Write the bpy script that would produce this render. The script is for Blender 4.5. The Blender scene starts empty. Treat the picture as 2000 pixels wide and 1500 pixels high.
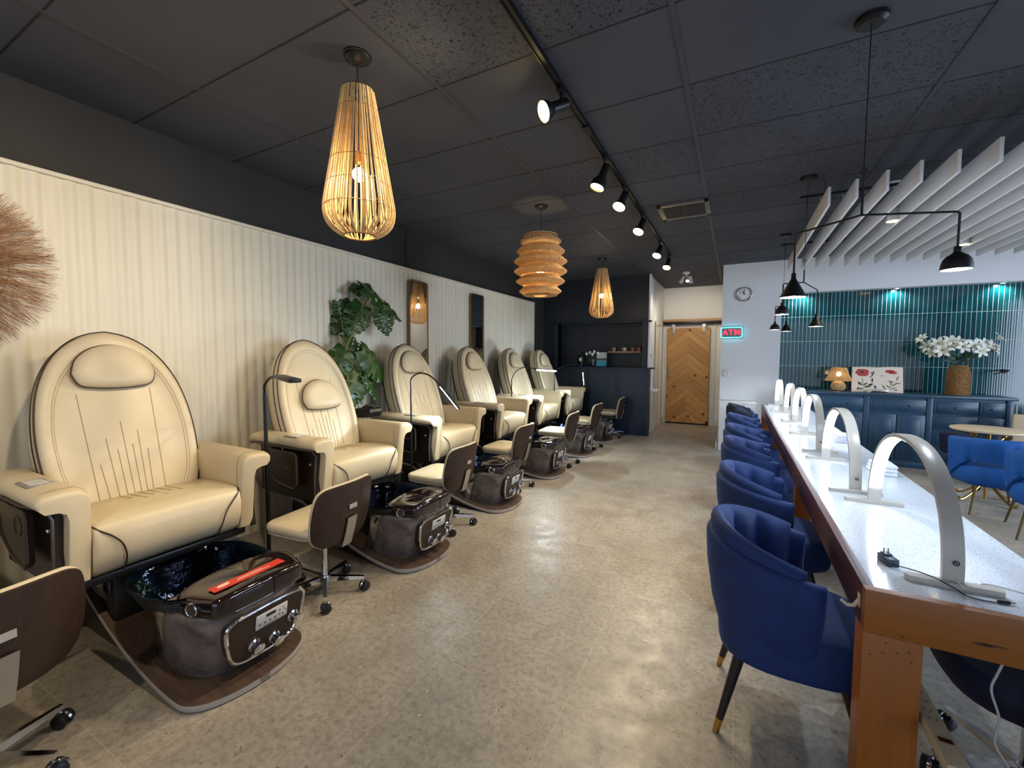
import bpy, bmesh, math, random
from mathutils import Vector, Matrix, Euler
PI = math.pi
sc = bpy.context.scene
COL = sc.collection

# ------------------------------------------------------------------ camera, world, exposure
cam = bpy.data.cameras.new('camera'); camo = bpy.data.objects.new('camera', cam); COL.objects.link(camo)
cam.sensor_width = 36; cam.lens = 830.67/2000*36
cam.shift_x = 0.00305; cam.shift_y = -0.00383
cam.clip_start = 0.02
_y, _p, _r = 0.487342408, -0.0574619313, 0.00522195862
_f = Vector((-math.sin(_y)*math.cos(_p), math.cos(_y)*math.cos(_p), math.sin(_p)))
_rt0 = Vector((math.cos(_y), math.sin(_y), 0)); _up0 = _rt0.cross(_f)
_rt = _rt0*math.cos(_r)+_up0*math.sin(_r); _up = -_rt0*math.sin(_r)+_up0*math.cos(_r)
_m = Matrix((( _rt.x, _up.x, -_f.x), (_rt.y, _up.y, -_f.y), (_rt.z, _up.z, -_f.z))).to_4x4()
_m.translation = Vector((0, 0, 1.45)); camo.matrix_world = _m
sc.camera = camo

w = bpy.data.worlds.new('sky'); sc.world = w; w.use_nodes = True
w.node_tree.nodes['Background'].inputs[0].default_value = (0.62, 0.76, 1.0, 1)
w.node_tree.nodes['Background'].inputs[1].default_value = 1.2

def light(name, kind, loc, power, col, size=0.1, direction=None, spot=None, blend=0.6, size_y=None, parent=None):
    l = bpy.data.lights.new(name, kind); l.energy = power; l.color = col
    if kind == 'AREA':
        l.size = size
        if size_y: l.shape = 'RECTANGLE'; l.size_y = size_y
    else: l.shadow_soft_size = size
    if kind == 'SPOT': l.spot_size = spot; l.spot_blend = blend
    o = bpy.data.objects.new(name, l); COL.objects.link(o); o.location = loc
    if direction is not None: o.rotation_euler = Vector(direction).to_track_quat('-Z', 'Y').to_euler()
    if parent: o.parent = parent
    return o
WARM = (1.0, 0.72, 0.40); SOFT = (1.0, 0.82, 0.58); COOL = (0.72, 0.84, 1.0)
# added fill from behind the camera and from the right, both out of view
light('shopfront_fill', 'AREA', (0.6, -2.55, 1.55), 4, (0.72, 0.84, 1.0), 5.4, (0, 1, 0.02), size_y=2.4)
light('side_fill', 'AREA', (5.25, 4.0, 1.6), 150, (0.66, 0.80, 1.0), 3.0, (-1, 0, 0.10), size_y=2.2)  # added fill to brighten the right half of the room

sc.view_settings.view_transform = 'Standard'; sc.view_settings.look = 'None'
sc.view_settings.exposure = 0.35; sc.view_settings.gamma = 1.0; sc.view_settings.use_curve_mapping = False
sc.cycles.max_bounces = 8; sc.cycles.diffuse_bounces = 4; sc.cycles.glossy_bounces = 4
sc.cycles.caustics_reflective = False; sc.cycles.caustics_refractive = False
sc.cycles.sample_clamp_indirect = 6

# ------------------------------------------------------------------ materials
def lin(h):
    h = h.lstrip('#'); c = [int(h[i:i+2], 16)/255 for i in (0, 2, 4)]
    return tuple(x/12.92 if x <= .04045 else ((x+.055)/1.055)**2.4 for x in c)+(1,)
MATS = {}
class N:
    def __init__(s, mat): s.t = mat.node_tree; s.b = s.t.nodes['Principled BSDF']
    def n(s, typ, **k):
        nd = s.t.nodes.new(typ)
        for a, v in k.items():
            if a in nd.bl_rna.properties: setattr(nd, a, v)
        return nd
    def l(s, a, b): s.t.links.new(a, b)
    def math(s, op, a, b=None, c=None):
        nd = s.n('ShaderNodeMath', operation=op)
        for i, v in enumerate((a, b, c)):
            if v is None: continue
            if isinstance(v, (int, float)): nd.inputs[i].default_value = v
            else: s.l(v, nd.inputs[i])
        return nd.outputs[0]
    def mix(s, f, a, b):
        nd = s.n('ShaderNodeMix', data_type='RGBA')
        for i, v in ((0, f), (6, a), (7, b)):
            if isinstance(v, (int, float, tuple)): nd.inputs[i].default_value = v
            else: s.l(v, nd.inputs[i])
        return nd.outputs[2]
    def coord(s, which='Object', scale=None, loc=None):
        c = s.n('ShaderNodeTexCoord').outputs[which]
        if scale is None and loc is None: return c
        m = s.n('ShaderNodeMapping'); s.l(c, m.inputs[0])
        if scale: m.inputs['Scale'].default_value = scale
        if loc: m.inputs['Location'].default_value = loc
        return m.outputs[0]
    def noise(s, vec, scale, detail=3, rough=.5, dist=0):
        nd = s.n('ShaderNodeTexNoise'); s.l(vec, nd.inputs['Vector'])
        nd.inputs['Scale'].default_value = scale; nd.inputs['Detail'].default_value = detail
        nd.inputs['Roughness'].default_value = rough; nd.inputs['Distortion'].default_value = dist
        return nd.outputs[0]
    def ramp(s, f, *st):
        nd = s.n('ShaderNodeValToRGB'); e = nd.color_ramp.elements
        while len(e) < len(st): e.new(.5)
        for q, (p, c) in zip(e, st): q.position = p; q.color = c if isinstance(c, tuple) else (c, c, c, 1)
        s.l(f, nd.inputs[0]); return nd.outputs[0]
    def bump(s, h, strength=.2, dist=.01):
        nd = s.n('ShaderNodeBump'); nd.inputs['Strength'].default_value = strength
        nd.inputs['Distance'].default_value = dist; s.l(h, nd.inputs['Height']); s.l(nd.outputs[0], s.b.inputs['Normal'])
def mat(name, col, rough=.5, metal=0, **k):
    m = bpy.data.materials.new(name); m.use_nodes = True; b = m.node_tree.nodes['Principled BSDF']
    b.inputs['Base Color'].default_value = lin(col) if isinstance(col, str) else col
    b.inputs['Roughness'].default_value = rough; b.inputs['Metallic'].default_value = metal
    for a, v in k.items(): b.inputs[a.replace('_', ' ')].default_value = v
    MATS[name] = m; return m
def varied(name, c1, c2, scale=8, rough=.5, bump=0, bscale=60, stretch=(1, 1, 1), metal=0, dist=0, **k):
    m = mat(name, c1, rough, metal, **k); n = N(m)
    v = n.coord(scale=stretch)
    n.l(n.mix(n.ramp(n.noise(v, scale, 4, .6, dist), (.35, 0.), (.65, 1.)), lin(c1), lin(c2)), n.b.inputs['Base Color'])
    if bump: n.bump(n.noise(v, bscale, 3), bump, .003)
    return m
def emis(name, col, s):
    m = mat(name, col, .5); b = m.node_tree.nodes['Principled BSDF']
    b.inputs['Emission Color'].default_value = lin(col) if isinstance(col, str) else col
    b.inputs['Emission Strength'].default_value = s; return m

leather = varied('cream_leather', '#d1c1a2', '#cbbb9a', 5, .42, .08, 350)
leather_s = varied('cream_leather_darker', '#c4b392', '#bdab8a', 5, .45, .08, 350)  # darker copy of the cream leather, used on one armrest only
piping = mat('brown_piping', '#2a1a14', .5)
thread = mat('stitch_thread', '#96825f', .7)
darkplastic = varied('dark_brown_plastic', '#1d1512', '#241a16', 10, .28)
trimplastic = mat('brown_grey_trim', '#50443d', .35)
blackplastic = mat('black_plastic', '#111112', .38)
blackmetal = mat('black_metal', '#141416', .4, .3)
gloss = mat('glossy_dark_brown', '#1c1011', .07, 0, Coat_Weight=.6)
stone = varied('brown_grey_stone_laminate', '#7a706b', '#4a423f', 9, .30, .05, 80, dist=.6)
chrome = mat('chrome', '#d8d8da', .09, 1)
silver = mat('brushed_silver', '#b5b2ad', .32, .85)
greytrim = mat('grey_edge_band', '#a39c96', .35)
keypad = mat('keypad_white', '#d3d0cc', .35)
ink = mat('print_ink', '#45474c', .5)
lcd = mat('display_blue_black', '#0b1c2c', .1)
red = mat('red_label', '#d03a2c', .45)
labelw = mat('label_white', '#e8cfc0', .5)
castblack = mat('caster_black', '#15151a', .35)
white = mat('white_paint', '#eeecea', .45)
offwhite = mat('off_white_trim', '#dcd8d0', .45)
gold = mat('gold_metal', '#c79a55', .25, 1)
brass = mat('mirror_brass', '#8b6a3a', .3, 1)
mirror = mat('mirror_glass', '#cfd3d4', .02, 1)
glassclear = mat('clear_glass', '#ffffff', .03, 0, Transmission_Weight=1.0)
rattan = varied('rattan_cane', '#d9b680', '#c79f66', 30, .6)
rattanW = varied('raffia_weave', '#d0ac79', '#93703f', 60, .8, .4, 200, (1, 1, .2))
grass = varied('seagrass_fibre', '#c09268', '#a0714a', 30, .8)
blackcan = mat('matte_black_shade', '#16161a', .45)
shadein = mat('shade_inner_white', '#e8edf5', .5)
led = emis('led_white', '#deebff', 12)
ledc = emis('led_cool_strip', '#dff4ff', 14)
bulbw = emis('bulb_warm', '#ffdc9c', 22)
bulbc = emis('bulb_cool', '#e6f2ff', 30)
bulby = emis('bulb_track', '#ffe08a', 26)
lampwhite = varied('lamp_white_plastic', '#c2bbb0', '#bdb6ab', 4, .3)
velvet = varied('blue_velvet', '#0b2d66', '#092758', 14, .75, .15, 90)
velvet.node_tree.nodes['Principled BSDF'].inputs['Sheen Weight'].default_value = .30
velvet.node_tree.nodes['Principled BSDF'].inputs['Sheen Roughness'].default_value = .35
velvet.node_tree.nodes['Principled BSDF'].inputs['Sheen Tint'].default_value = lin('#3f78e0')
velvet2 = varied('bright_blue_velvet', '#0459a6', '#034e98', 12, .7, .1, 90)
navyup = mat('navy_upholstery', '#0a1130', .7)
woodleg = mat('dark_walnut_leg', '#1d1115', .35)
leaf = varied('monstera_leaf', '#24401f', '#35551f', 9, .35)
stem = mat('plant_stem', '#6b6a35', .6)
navy = varied('navy_black_paint', '#22252c', '#1f2229', 3, .42)
navylow = varied('navy_panel_paint', '#1c2a40', '#1a273b', 3, .38)
cabinetm = varied('teal_navy_cabinet_paint', '#22425a', '#1c3950', 5, .36, .05, 40)
beigeup = mat('cream_upholstery', '#c9b79b', .7)

def wood(name, c1, c2, c3, axis=2, rough=.45, scale=1.0, knots=False):
    m = mat(name, c1, rough); n = N(m)
    s = [14*scale]*3; s[axis] = .9*scale
    v = n.coord(scale=tuple(s))
    g = n.noise(v, 3.2, 5, .65, .8)
    c = n.mix(n.ramp(g, (.3, 0.), (.7, 1.)), lin(c1), lin(c2))
    c = n.mix(n.ramp(n.noise(n.coord(scale=(3, 3, 3)), 1.2, 2), (.55, 0.), (.85, .6)), c, lin(c3))
    n.l(c, n.b.inputs['Base Color']); n.bump(g, .08, .002); return m
walnut = wood('walnut_veneer', '#38241a', '#291911', '#1f130d', 2)
walnutx = wood('walnut_veneer_sled', '#5d493c', '#43342b', '#382b24', 0)
pinex = wood('amber_pine_rail', '#9c5c1a', '#8d5012', '#74400e', 0)
piney = wood('shaded_side_rail', '#5e3a33', '#4f2f2c', '#3e2526', 1)  # darker wood: the shade on the table's side is put into the colour
pinez = wood('amber_pine_post', '#a05c16', '#935211', '#7c430c', 2)
shelfw = wood('oak_shelf', '#c59a6c', '#b98c5f', '#a67b50', 0)

def knotted(m, pts, r, axes=(0, 2)):
    pass
# floor
floorm = mat('stone_tile_floor', '#a89a86', .42); n = N(floorm)
br = n.n('ShaderNodeTexBrick'); br.offset = 0; n.l(n.coord(loc=(1.82, -0.62, 0)), br.inputs['Vector'])
for a, v in (('Scale', 1), ('Mortar Size', .0022), ('Brick Width', .62), ('Row Height', 1.24), ('Mortar Smooth', .2), ('Bias', 0)): br.inputs[a].default_value = v
br.inputs['Color1'].default_value = (.85,)*3+(1,); br.inputs['Color2'].default_value = (1.0,)*3+(1,); br.inputs['Mortar'].default_value = (1.15, 1.13, 1.1, 1)
v = n.coord()
base = n.mix(n.ramp(n.noise(v, 2.2, 6, .68, .4), (.3, 0.), (.72, 1.)), lin('#978e82'), lin('#bcb3a5'))
base = n.mix(n.ramp(n.noise(v, 34, 5, .75), (.44, 0.), (.66, .65)), base, lin('#746b60'))
vo = n.n('ShaderNodeTexVoronoi'); n.l(v, vo.inputs['Vector']); vo.inputs['Scale'].default_value = 16
sp = n.ramp(vo.outputs['Distance'], (.07, 1.), (.10, 0.))
wn = n.n('ShaderNodeTexWhiteNoise'); n.l(vo.outputs['Position'], wn.inputs['Vector'])
base = n.mix(n.math('MULTIPLY', sp, n.math('GREATER_THAN', wn.outputs[0], .88)), base, lin('#d8cfbd'))
vo2 = n.n('ShaderNodeTexVoronoi'); n.l(v, vo2.inputs['Vector']); vo2.inputs['Scale'].default_value = 42
wn2 = n.n('ShaderNodeTexWhiteNoise'); n.l(vo2.outputs['Position'], wn2.inputs['Vector'])
base = n.mix(n.math('MULTIPLY', n.ramp(vo2.outputs['Distance'], (.12, .8), (.2, 0.)), n.math('GREATER_THAN', wn2.outputs[0], .82)), base, lin('#4d453b'))
mm = n.n('ShaderNodeMix', data_type='RGBA', blend_type='MULTIPLY'); mm.inputs[0].default_value = 1
n.l(base, mm.inputs[6]); n.l(br.outputs[0], mm.inputs[7]); n.l(mm.outputs[2], n.b.inputs['Base Color'])
n.l(n.ramp(n.noise(v, 9, 4), (.3, .30), (.7, .50)), n.b.inputs['Roughness'])
n.bump(n.math('SUBTRACT', n.noise(v, 70, 3), n.math('MULTIPLY', br.outputs['Fac'], 1.5)), .12, .002)
# ceiling tile
ceilm = mat('charcoal_ceiling_tile', '#33343a', .75); n = N(ceilm); v = n.coord()
sx = n.n('ShaderNodeSeparateXYZ'); n.l(v, sx.inputs[0])
cb = n.n('ShaderNodeCombineXYZ')
n.l(n.math('FLOOR', n.math('DIVIDE', n.math('ADD', sx.outputs[0], .28), 1.21)), cb.inputs[0])
n.l(n.math('FLOOR', n.math('DIVIDE', n.math('SUBTRACT', sx.outputs[1], .145), .61)), cb.inputs[1])
wn = n.n('ShaderNodeTexWhiteNoise'); n.l(cb.outputs[0], wn.inputs['Vector'])
fis = n.math('MULTIPLY', n.ramp(n.noise(v, 62, 2, .5, 1.2), (.575, 0.), (.62, 1.)), n.math('MULTIPLY', n.math('GREATER_THAN', wn.outputs[0], .35), n.math('GREATER_THAN', sx.outputs[0], -1.49)))
cc = n.mix(n.ramp(n.noise(v, 1.4, 3), (.3, 0.), (.7, 1.)), lin('#484a53'), lin('#3e4049'))
n.l(n.mix(fis, cc, lin('#0e0e12')), n.b.inputs['Base Color'])
n.bump(n.math('SUBTRACT', n.math('MULTIPLY', n.noise(v, 240, 2), .3), fis), .5, .004)
teebar = mat('charcoal_tee_bar', '#3d3e45', .5)
teedark = mat('ceiling_reveal_line', '#15161a', .7)
# walls
wallw = varied('white_wall_paint', '#e6e5e4', '#e2e1e0', 2, .55, .05, 150)
walldark = varied('charcoal_wall_paint', '#2e2c2a', '#292726', 3, .7, .25, 90, (1, 1, .25))
flute = varied('ivory_fluted_panel', '#e2dac6', '#dcd3be', 1.5, .5, .05, 60, (1, 1, .1))
# teal finger tile
teal = mat('teal_finger_tile', '#0c4450', .12); n = N(teal); 
gc = n.coord(); s3 = n.n('ShaderNodeSeparateXYZ'); n.l(gc, s3.inputs[0]); c3 = n.n('ShaderNodeCombineXYZ')
n.l(n.math('SUBTRACT', s3.outputs[0], .62), c3.inputs[0]); n.l(n.math('SUBTRACT', s3.outputs[2], .945), c3.inputs[1])
br = n.n('ShaderNodeTexBrick'); br.offset = 0; n.l(c3.outputs[0], br.inputs['Vector'])
for a, vv in (('Scale', 1), ('Mortar Size', .0021), ('Brick Width', .049), ('Row Height', .374), ('Mortar Smooth', .1), ('Bias', 0)): br.inputs[a].default_value = vv
br.inputs['Color1'].default_value = lin('#04343f'); br.inputs['Color2'].default_value = lin('#074a50'); br.inputs['Mortar'].default_value = lin('#b5cac6')
n.l(br.outputs[0], n.b.inputs['Base Color'])
n.l(n.ramp(br.outputs['Fac'], (0., .07), (1., .7)), n.b.inputs['Roughness'])
fr = n.math('PINGPONG', c3.inputs[0].links[0].from_socket, .0245)
hgt = n.math('SQRT', n.math('MAXIMUM', n.math('SUBTRACT', 1.0, n.math('POWER', n.math('SUBTRACT', n.math('DIVIDE', fr, .01225), 1.0), 2)), 0.0))
n.bump(n.math('SINE', n.math('MULTIPLY', fr, PI/.0245*1.0)), .07, .002)
# quartz top
quartz = mat('white_quartz_speckled', '#dfe3e8', .12); n = N(quartz); v = n.coord()
vo = n.n('ShaderNodeTexVoronoi'); n.l(v, vo.inputs['Vector']); vo.inputs['Scale'].default_value = 190
wn = n.n('ShaderNodeTexWhiteNoise'); n.l(vo.outputs['Position'], wn.inputs['Vector'])
n.l(n.mix(n.math('MULTIPLY', n.ramp(vo.outputs['Distance'], (.25, 1.), (.4, 0.)), n.math('GREATER_THAN', wn.outputs[0], .72)), lin('#d3d7dd'), lin('#7d8a99')), n.b.inputs['Base Color'])
# dark iridescent bowl
bowlm = mat('iridescent_bowl_glass', '#0c1c33', .06, .85); n = N(bowlm); v = n.coord()
lw = n.n('ShaderNodeLayerWeight'); lw.inputs[0].default_value = .5
n.l(n.ramp(n.math('ADD', n.math('MULTIPLY', lw.outputs[1], .6), n.math('MULTIPLY', n.noise(v, 6, 3), .5)), (.25, lin('#06080f')), (.45, lin('#0b1830')), (.6, lin('#12302c')), (.75, lin('#1f1530')), (.9, lin('#12283a'))), n.b.inputs['Base Color'])
n.bump(n.noise(v, 30, 3), .5, .006)
# barn door planks
barn = mat('knotty_pine_chevron', '#bb8b52', .5); n = N(barn); v = n.coord()
s3 = n.n('ShaderNodeSeparateXYZ'); n.l(v, s3.inputs[0])
ax = n.math('ABSOLUTE', s3.outputs[0]); d = n.math('ADD', s3.outputs[2], n.math('MULTIPLY', ax, .82))
band = n.math('DIVIDE', d, .155); idx = n.math('ADD', n.math('FLOOR', band), n.math('MULTIPLY', n.math('GREATER_THAN', s3.outputs[0], 0), 37.3))
wn = n.n('ShaderNodeTexWhiteNoise', noise_dimensions='1D'); n.l(idx, wn.inputs['W'])
c3 = n.n('ShaderNodeCombineXYZ'); n.l(n.math('MULTIPLY', d, 26), c3.inputs[0]); n.l(n.math('MULTIPLY', n.math('SUBTRACT', ax, n.math('MULTIPLY', s3.outputs[2], .8)), 2.0), c3.inputs[1]); n.l(n.math('MULTIPLY', wn.outputs[0], 40), c3.inputs[2])
g = n.noise(c3.outputs[0], 1.1, 5, .65, .7)
c = n.mix(n.ramp(g, (.3, 0.), (.72, 1.)), lin('#d8a868'), lin('#b07d40'))
c = n.mix(n.math('MULTIPLY', wn.outputs[0], .8), c, lin('#a87a48'))
vo = n.n('ShaderNodeTexVoronoi'); n.l(v, vo.inputs['Vector']); vo.inputs['Scale'].default_value = 6.4
w2 = n.n('ShaderNodeTexWhiteNoise'); n.l(vo.outputs['Position'], w2.inputs['Vector'])
c = n.mix(n.math('MULTIPLY', n.ramp(vo.outputs['Distance'], (.16, .9), (.22, 0.)), n.math('GREATER_THAN', w2.outputs[0], .5)), c, lin('#53301a'))
seam = n.math('LESS_THAN', n.math('PINGPONG', band, .5), .022)
n.l(n.mix(seam, c, lin('#6b4522')), n.b.inputs['Base Color'])

# ------------------------------------------------------------------ mesh helpers
OFF = [0, 0]
class MB:
    def __init__(s): s.v = []; s.f = []; s.m = []
    def add(s, vs, fs, M=None, mi=0):
        o = len(s.v)
        s.v += [tuple(M @ Vector(p)) if M is not None else tuple(p) for p in vs]
        s.f += [tuple(i+o for i in f) for f in fs]; s.m += [mi]*len(fs); return s
    def box(s, x0, x1, y0, y1, z0, z1, r=0, seg=2, M=None, mi=0):
        bm = bmesh.new(); bmesh.ops.create_cube(bm, size=1)
        for q in bm.verts: q.co = Vector(((x0+x1)/2+q.co.x*(x1-x0), (y0+y1)/2+q.co.y*(y1-y0), (z0+z1)/2+q.co.z*(z1-z0)))
        if r: bmesh.ops.bevel(bm, geom=list(bm.edges), offset=min(r, .49*min(abs(x1-x0), abs(y1-y0), abs(z1-z0))), segments=seg, profile=.5, affect='EDGES')
        bm.verts.index_update()
        s.add([q.co.copy() for q in bm.verts], [[q.index for q in f.verts] for f in bm.faces], M, mi); bm.free(); return s
    def tube(s, pts, r, n=8, closed=False, M=None, caps=True, mi=0):
        P = [Vector(p) for p in pts]; L = len(P); R = r if isinstance(r, (list, tuple)) else [r]*L
        vs = []; fs = []; prev = None
        for i, p in enumerate(P):
            if closed: t = P[(i+1) % L]-P[i-1]
            else: t = P[min(i+1, L-1)]-P[max(i-1, 0)]
            t = t.normalized() if t.length > 1e-9 else Vector((0, 0, 1))
            if prev is None:
                a = Vector((0, 0, 1)) if abs(t.z) < .9 else Vector((1, 0, 0)); u = t.cross(a).normalized()
            else: u = (prev-t*prev.dot(t)).normalized()
            prev = u; q = t.cross(u)
            for k in range(n):
                c = 2*PI*k/n; vs.append(p+(u*math.cos(c)+q*math.sin(c))*R[i])
        m = L if closed else L-1
        for i in range(m):
            for k in range(n):
                a = i*n+k; b = i*n+(k+1) % n; c = ((i+1) % L)*n+(k+1) % n; d = ((i+1) % L)*n+k; fs.append((a, d, c, b))
        if not closed and caps: fs.append(tuple(range(n))); fs.append(tuple((L-1)*n+k for k in reversed(range(n))))
        return s.add(vs, fs, M, mi)
    def lathe(s, prof, n=24, c=(0, 0, 0), M=None, cap=True, mi=0, sx=1, sy=1):
        vs = []; fs = []
        for r, z in prof:
            for k in range(n): a = 2*PI*k/n; vs.append((c[0]+r*math.cos(a)*sx, c[1]+r*math.sin(a)*sy, c[2]+z))
        for i in range(len(prof)-1):
            for k in range(n): fs.append((i*n+k, i*n+(k+1) % n, (i+1)*n+(k+1) % n, (i+1)*n+k))
        if cap:
            if prof[0][0] > 1e-6: fs.append(tuple(reversed(range(n))))
            if prof[-1][0] > 1e-6: fs.append(tuple((len(prof)-1)*n+k for k in range(n)))
        return s.add(vs, fs, M, mi)
    def loft(s, rings, cap=True, M=None, close=True, mi=0):
        n = len(rings[0]); vs = [p for r in rings for p in r]; fs = []
        for i in range(len(rings)-1):
            for k in range(n if close else n-1): fs.append((i*n+k, i*n+(k+1) % n, (i+1)*n+(k+1) % n, (i+1)*n+k))
        if cap: fs.append(tuple(reversed(range(n)))); fs.append(tuple((len(rings)-1)*n+k for k in range(n)))
        return s.add(vs, fs, M, mi)
    def prism(s, poly, axis, a, b, M=None, mi=0):
        # poly: 2D points; axis: 0 extrude along x (pts y,z), 1 along y (pts x,z), 2 along z (pts x,y)
        def P(p, t): return {0: (t, p[0], p[1]), 1: (p[0], t, p[1]), 2: (p[0], p[1], t)}[axis]
        return s.loft([[P(p, a) for p in poly], [P(p, b) for p in poly]], M=M, mi=mi)
    def ball(s, c, r, n=12, sc3=(1, 1, 1), M=None, mi=0):
        prof = [(max(r*math.sin(PI*i/n), 1e-7), -r*math.cos(PI*i/n)*sc3[2]) for i in range(n+1)]
        return s.lathe(prof, n*2, c, M, False, mi, sc3[0], sc3[1])
    def build(s, name, m, parent=None, ang=38, loc=None, rz=0):
        if OFF[0] or OFF[1]: s.v = [(p[0]+OFF[0], p[1]+OFF[1], p[2]) for p in s.v]
        me = bpy.data.meshes.new(name); bm = bmesh.new()
        vs = [bm.verts.new(p) for p in s.v]; 
        for f, mi in zip(s.f, s.m):
            try: q = bm.faces.new([vs[i] for i in f]); q.material_index = mi; q.smooth = True
            except ValueError: pass
        bmesh.ops.remove_doubles(bm, verts=bm.verts, dist=1e-6)
        bmesh.ops.recalc_face_normals(bm, faces=bm.faces)
        lim = math.radians(ang)
        for e in bm.edges:
            if len(e.link_faces) == 2 and e.calc_face_angle(0) > lim: e.smooth = False
        bm.to_mesh(me); bm.free()
        for q in (m if isinstance(m, (list, tuple)) else [m]): me.materials.append(q)
        o = bpy.data.objects.new(name, me); COL.objects.link(o)
        if parent: o.parent = parent
        if loc: o.location = loc
        o.rotation_euler.z = rz
        return o
def tag(o, label=None, cat=None, group=None, kind=None):
    for k, v in (('label', label), ('category', cat), ('group', group), ('kind', kind)):
        if v: o[k] = v
    return o
def thing(name, label, cat, loc=(0, 0, 0), rz=0, group=None):
    o = bpy.data.objects.new(name, None); COL.objects.link(o); o.empty_display_size = .1
    o.location = loc; o.rotation_euler.z = rz; return tag(o, label, cat, group)
def struct(o): o['kind'] = 'structure'; return o
KIDS = {}
def copy_tree(o, parent=None):
    c = o.copy(); COL.objects.link(c); c.parent = parent
    for ch in [q for q in o.children]: copy_tree(ch, c)
    return c
def dup(o, loc, rz, label, group=None):
    c = copy_tree(o); c.location = loc; c.rotation_euler.z = rz; c['label'] = label
    if group: c['group'] = group
    return c
def bez(p, n=12):
    out = []; P = [Vector(q) for q in p]
    for i in range(len(P)-1):
        a = P[max(i-1, 0)]; b = P[i]; c = P[i+1]; d = P[min(i+2, len(P)-1)]
        for k in range(n):
            t = k/n; out.append(.5*((2*b)+(c-a)*t+(2*a-5*b+4*c-d)*t*t+(3*b-3*c+d-a)*t**3))
    return out+[P[-1]]
def rot(axis, a): return Matrix.Rotation(a, 4, axis)
def T(x, y, z): return Matrix.Translation((x, y, z))
def align(p, d):
    return T(*p) @ Vector(d).to_track_quat('Z', 'Y').to_matrix().to_4x4()
def text(name, s, size, m, M, parent=None, depth=.001, bold=False, bevel=0):
    cu = bpy.data.curves.new(name, 'FONT'); cu.body = s; cu.size = size; cu.align_x = 'CENTER'; cu.align_y = 'CENTER'
    cu.extrude = depth; cu.space_character = 1.12 if bold else 1; cu.bevel_depth = bevel; cu.resolution_u = 3
    if bold: cu.offset = size*.018
    o = bpy.data.objects.new(name, cu); COL.objects.link(o)
    dg = bpy.context.evaluated_depsgraph_get(); me = bpy.data.meshes.new_from_object(o.evaluated_get(dg))
    bpy.data.objects.remove(o); me.transform(M); me.materials.clear(); me.materials.append(m)
    q = bpy.data.objects.new(name, me); COL.objects.link(q)
    if parent: q.parent = parent
    return q
# frame for things on a wall facing -Y (towards the camera): x right, z up
def wallM(x, y, z, tilt=0): return T(x, y, z) @ rot('X', PI/2)

# ================================================================== THE ROOM
H = 2.93; XL = -3.47; XR = 5.4; YB = -2.7; YW = 7.79; YP = 8.04; YD = 9.9
def wbox(name, m, *a, r=0, parent=None):
    return MB().box(*a, r=r).build(name, m, parent)
struct(wbox('floor', floorm, XL-.1, XR+.1, YB-.1, YD+.15, -.08, 0))
struct(wbox('ceiling', ceilm, XL-.1, XR+.1, YB-.1, YD+.15, H, H+.08))
struct(wbox('wall_left', walldark, XL-.1, XL, YB, YP+.4, 0, H))
# seam in the dark band
g = MB(); x = -1.49-1.21*2
while x < XR:
    if x > XL: g.box(x-.012, x+.012, YB, YD, H-.004, H+.002)
    x += 1.21
struct(g.build('trim_13', teebar)); g = MB()
y = 2.585-.61*9
while y < YD:
    g.box(XL, XR, y-.004, y+.004, H-.0015, H+.002); y += .61
struct(g.build('trim_1', teedark))
struct(wbox('trim_2', walldark, XL-.02, XL+.012, 3.93, 3.96, 2.47, H))
# fluted panel on the left wall
y0, y1 = YB+.02, 7.46; pts = []; k = 0; pitch = .0735
nn = int((y1-y0)/pitch*8)
prof = [0, .0035, .008, .0115, .013, .0115, .008, .0035]
vs = []; fs = []
for i in range(nn+1):
    yy = y0+(y1-y0)*i/nn; off = prof[i % 8] if (i//8) % 3 != 1 else prof[i % 8]*.55
    vs += [(-3.435+off, yy, 0.0), (-3.435+off, yy, 2.445)]
for i in range(nn): fs.append((2*i, 2*i+2, 2*i+3, 2*i+1))
p = MB().add(vs, fs); p.box(XL, -3.437, y0, y1, 0, 2.445)
struct(p.build('trim_3', flute, ang=60))
struct(MB().box(XL, -3.405, y0, y1+.01, 2.445, 2.468, r=.003).box(XL, -3.412, y1, y1+.012, 0, 2.468).build('trim_4', flute))
# rear: unseen shop front glazing behind the camera, added to admit fill light
f = MB()
for x in (XL, -.6, 2.3, XR-.08): f.box(x, x+.08, YB, YB+.08, 0, H)
f.box(XL, XR, YB, YB+.08, 0, .25); f.box(XL, XR, YB, YB+.08, 2.75, H)
f = struct(f.build('window_1', blackmetal)); 
f = MB(); f.box(XR-.08, XR, 2.3, 5.7, 2.75, H); f.box(XR-.08, XR, 2.3, 5.7, 0, .35)  # window opening at right, out of view, added to go with the side fill
for y in (2.3, 3.95, 5.6): f.box(XR-.08, XR, y, y+.08, .35, 2.75)
struct(f.build('window_2', white))
w = MB(); w.box(XR-.02, XR+.08, YB, 2.3, 0, H); w.box(XR-.02, XR+.08, 5.68, YD, 0, H)
struct(w.build('wall_right', wallw))
# clock wall, tiled recess with white header above
struct(wbox('wall_clock', wallw, -.205, .615, YW, YW+.4, 0, H))
struct(wbox('wall_header', wallw, .615, XR, YW, YW+.4, 2.425, H))
struct(wbox('wall_tiled', teal, .615, XR, YW+.16, YW+.4, 0, 2.425))
struct(wbox('wall_corridor_right', wallw, -.205, -.155, YW+.4, YD, 0, H))
ledge = wbox('trim_5', white, -.19, .30, 7.36, YW, 0, .735); struct(ledge)
struct(MB().box(-.2, .31, 7.35, YW, .735, .755, r=.004).box(-.192, .302, 7.353, YW, 0, .10).build('trim_6', white))
struct(MB().box(-.225, -.205, 7.35, YD, 0, .12).build('baseboard_corridor_right', offwhite))
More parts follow.
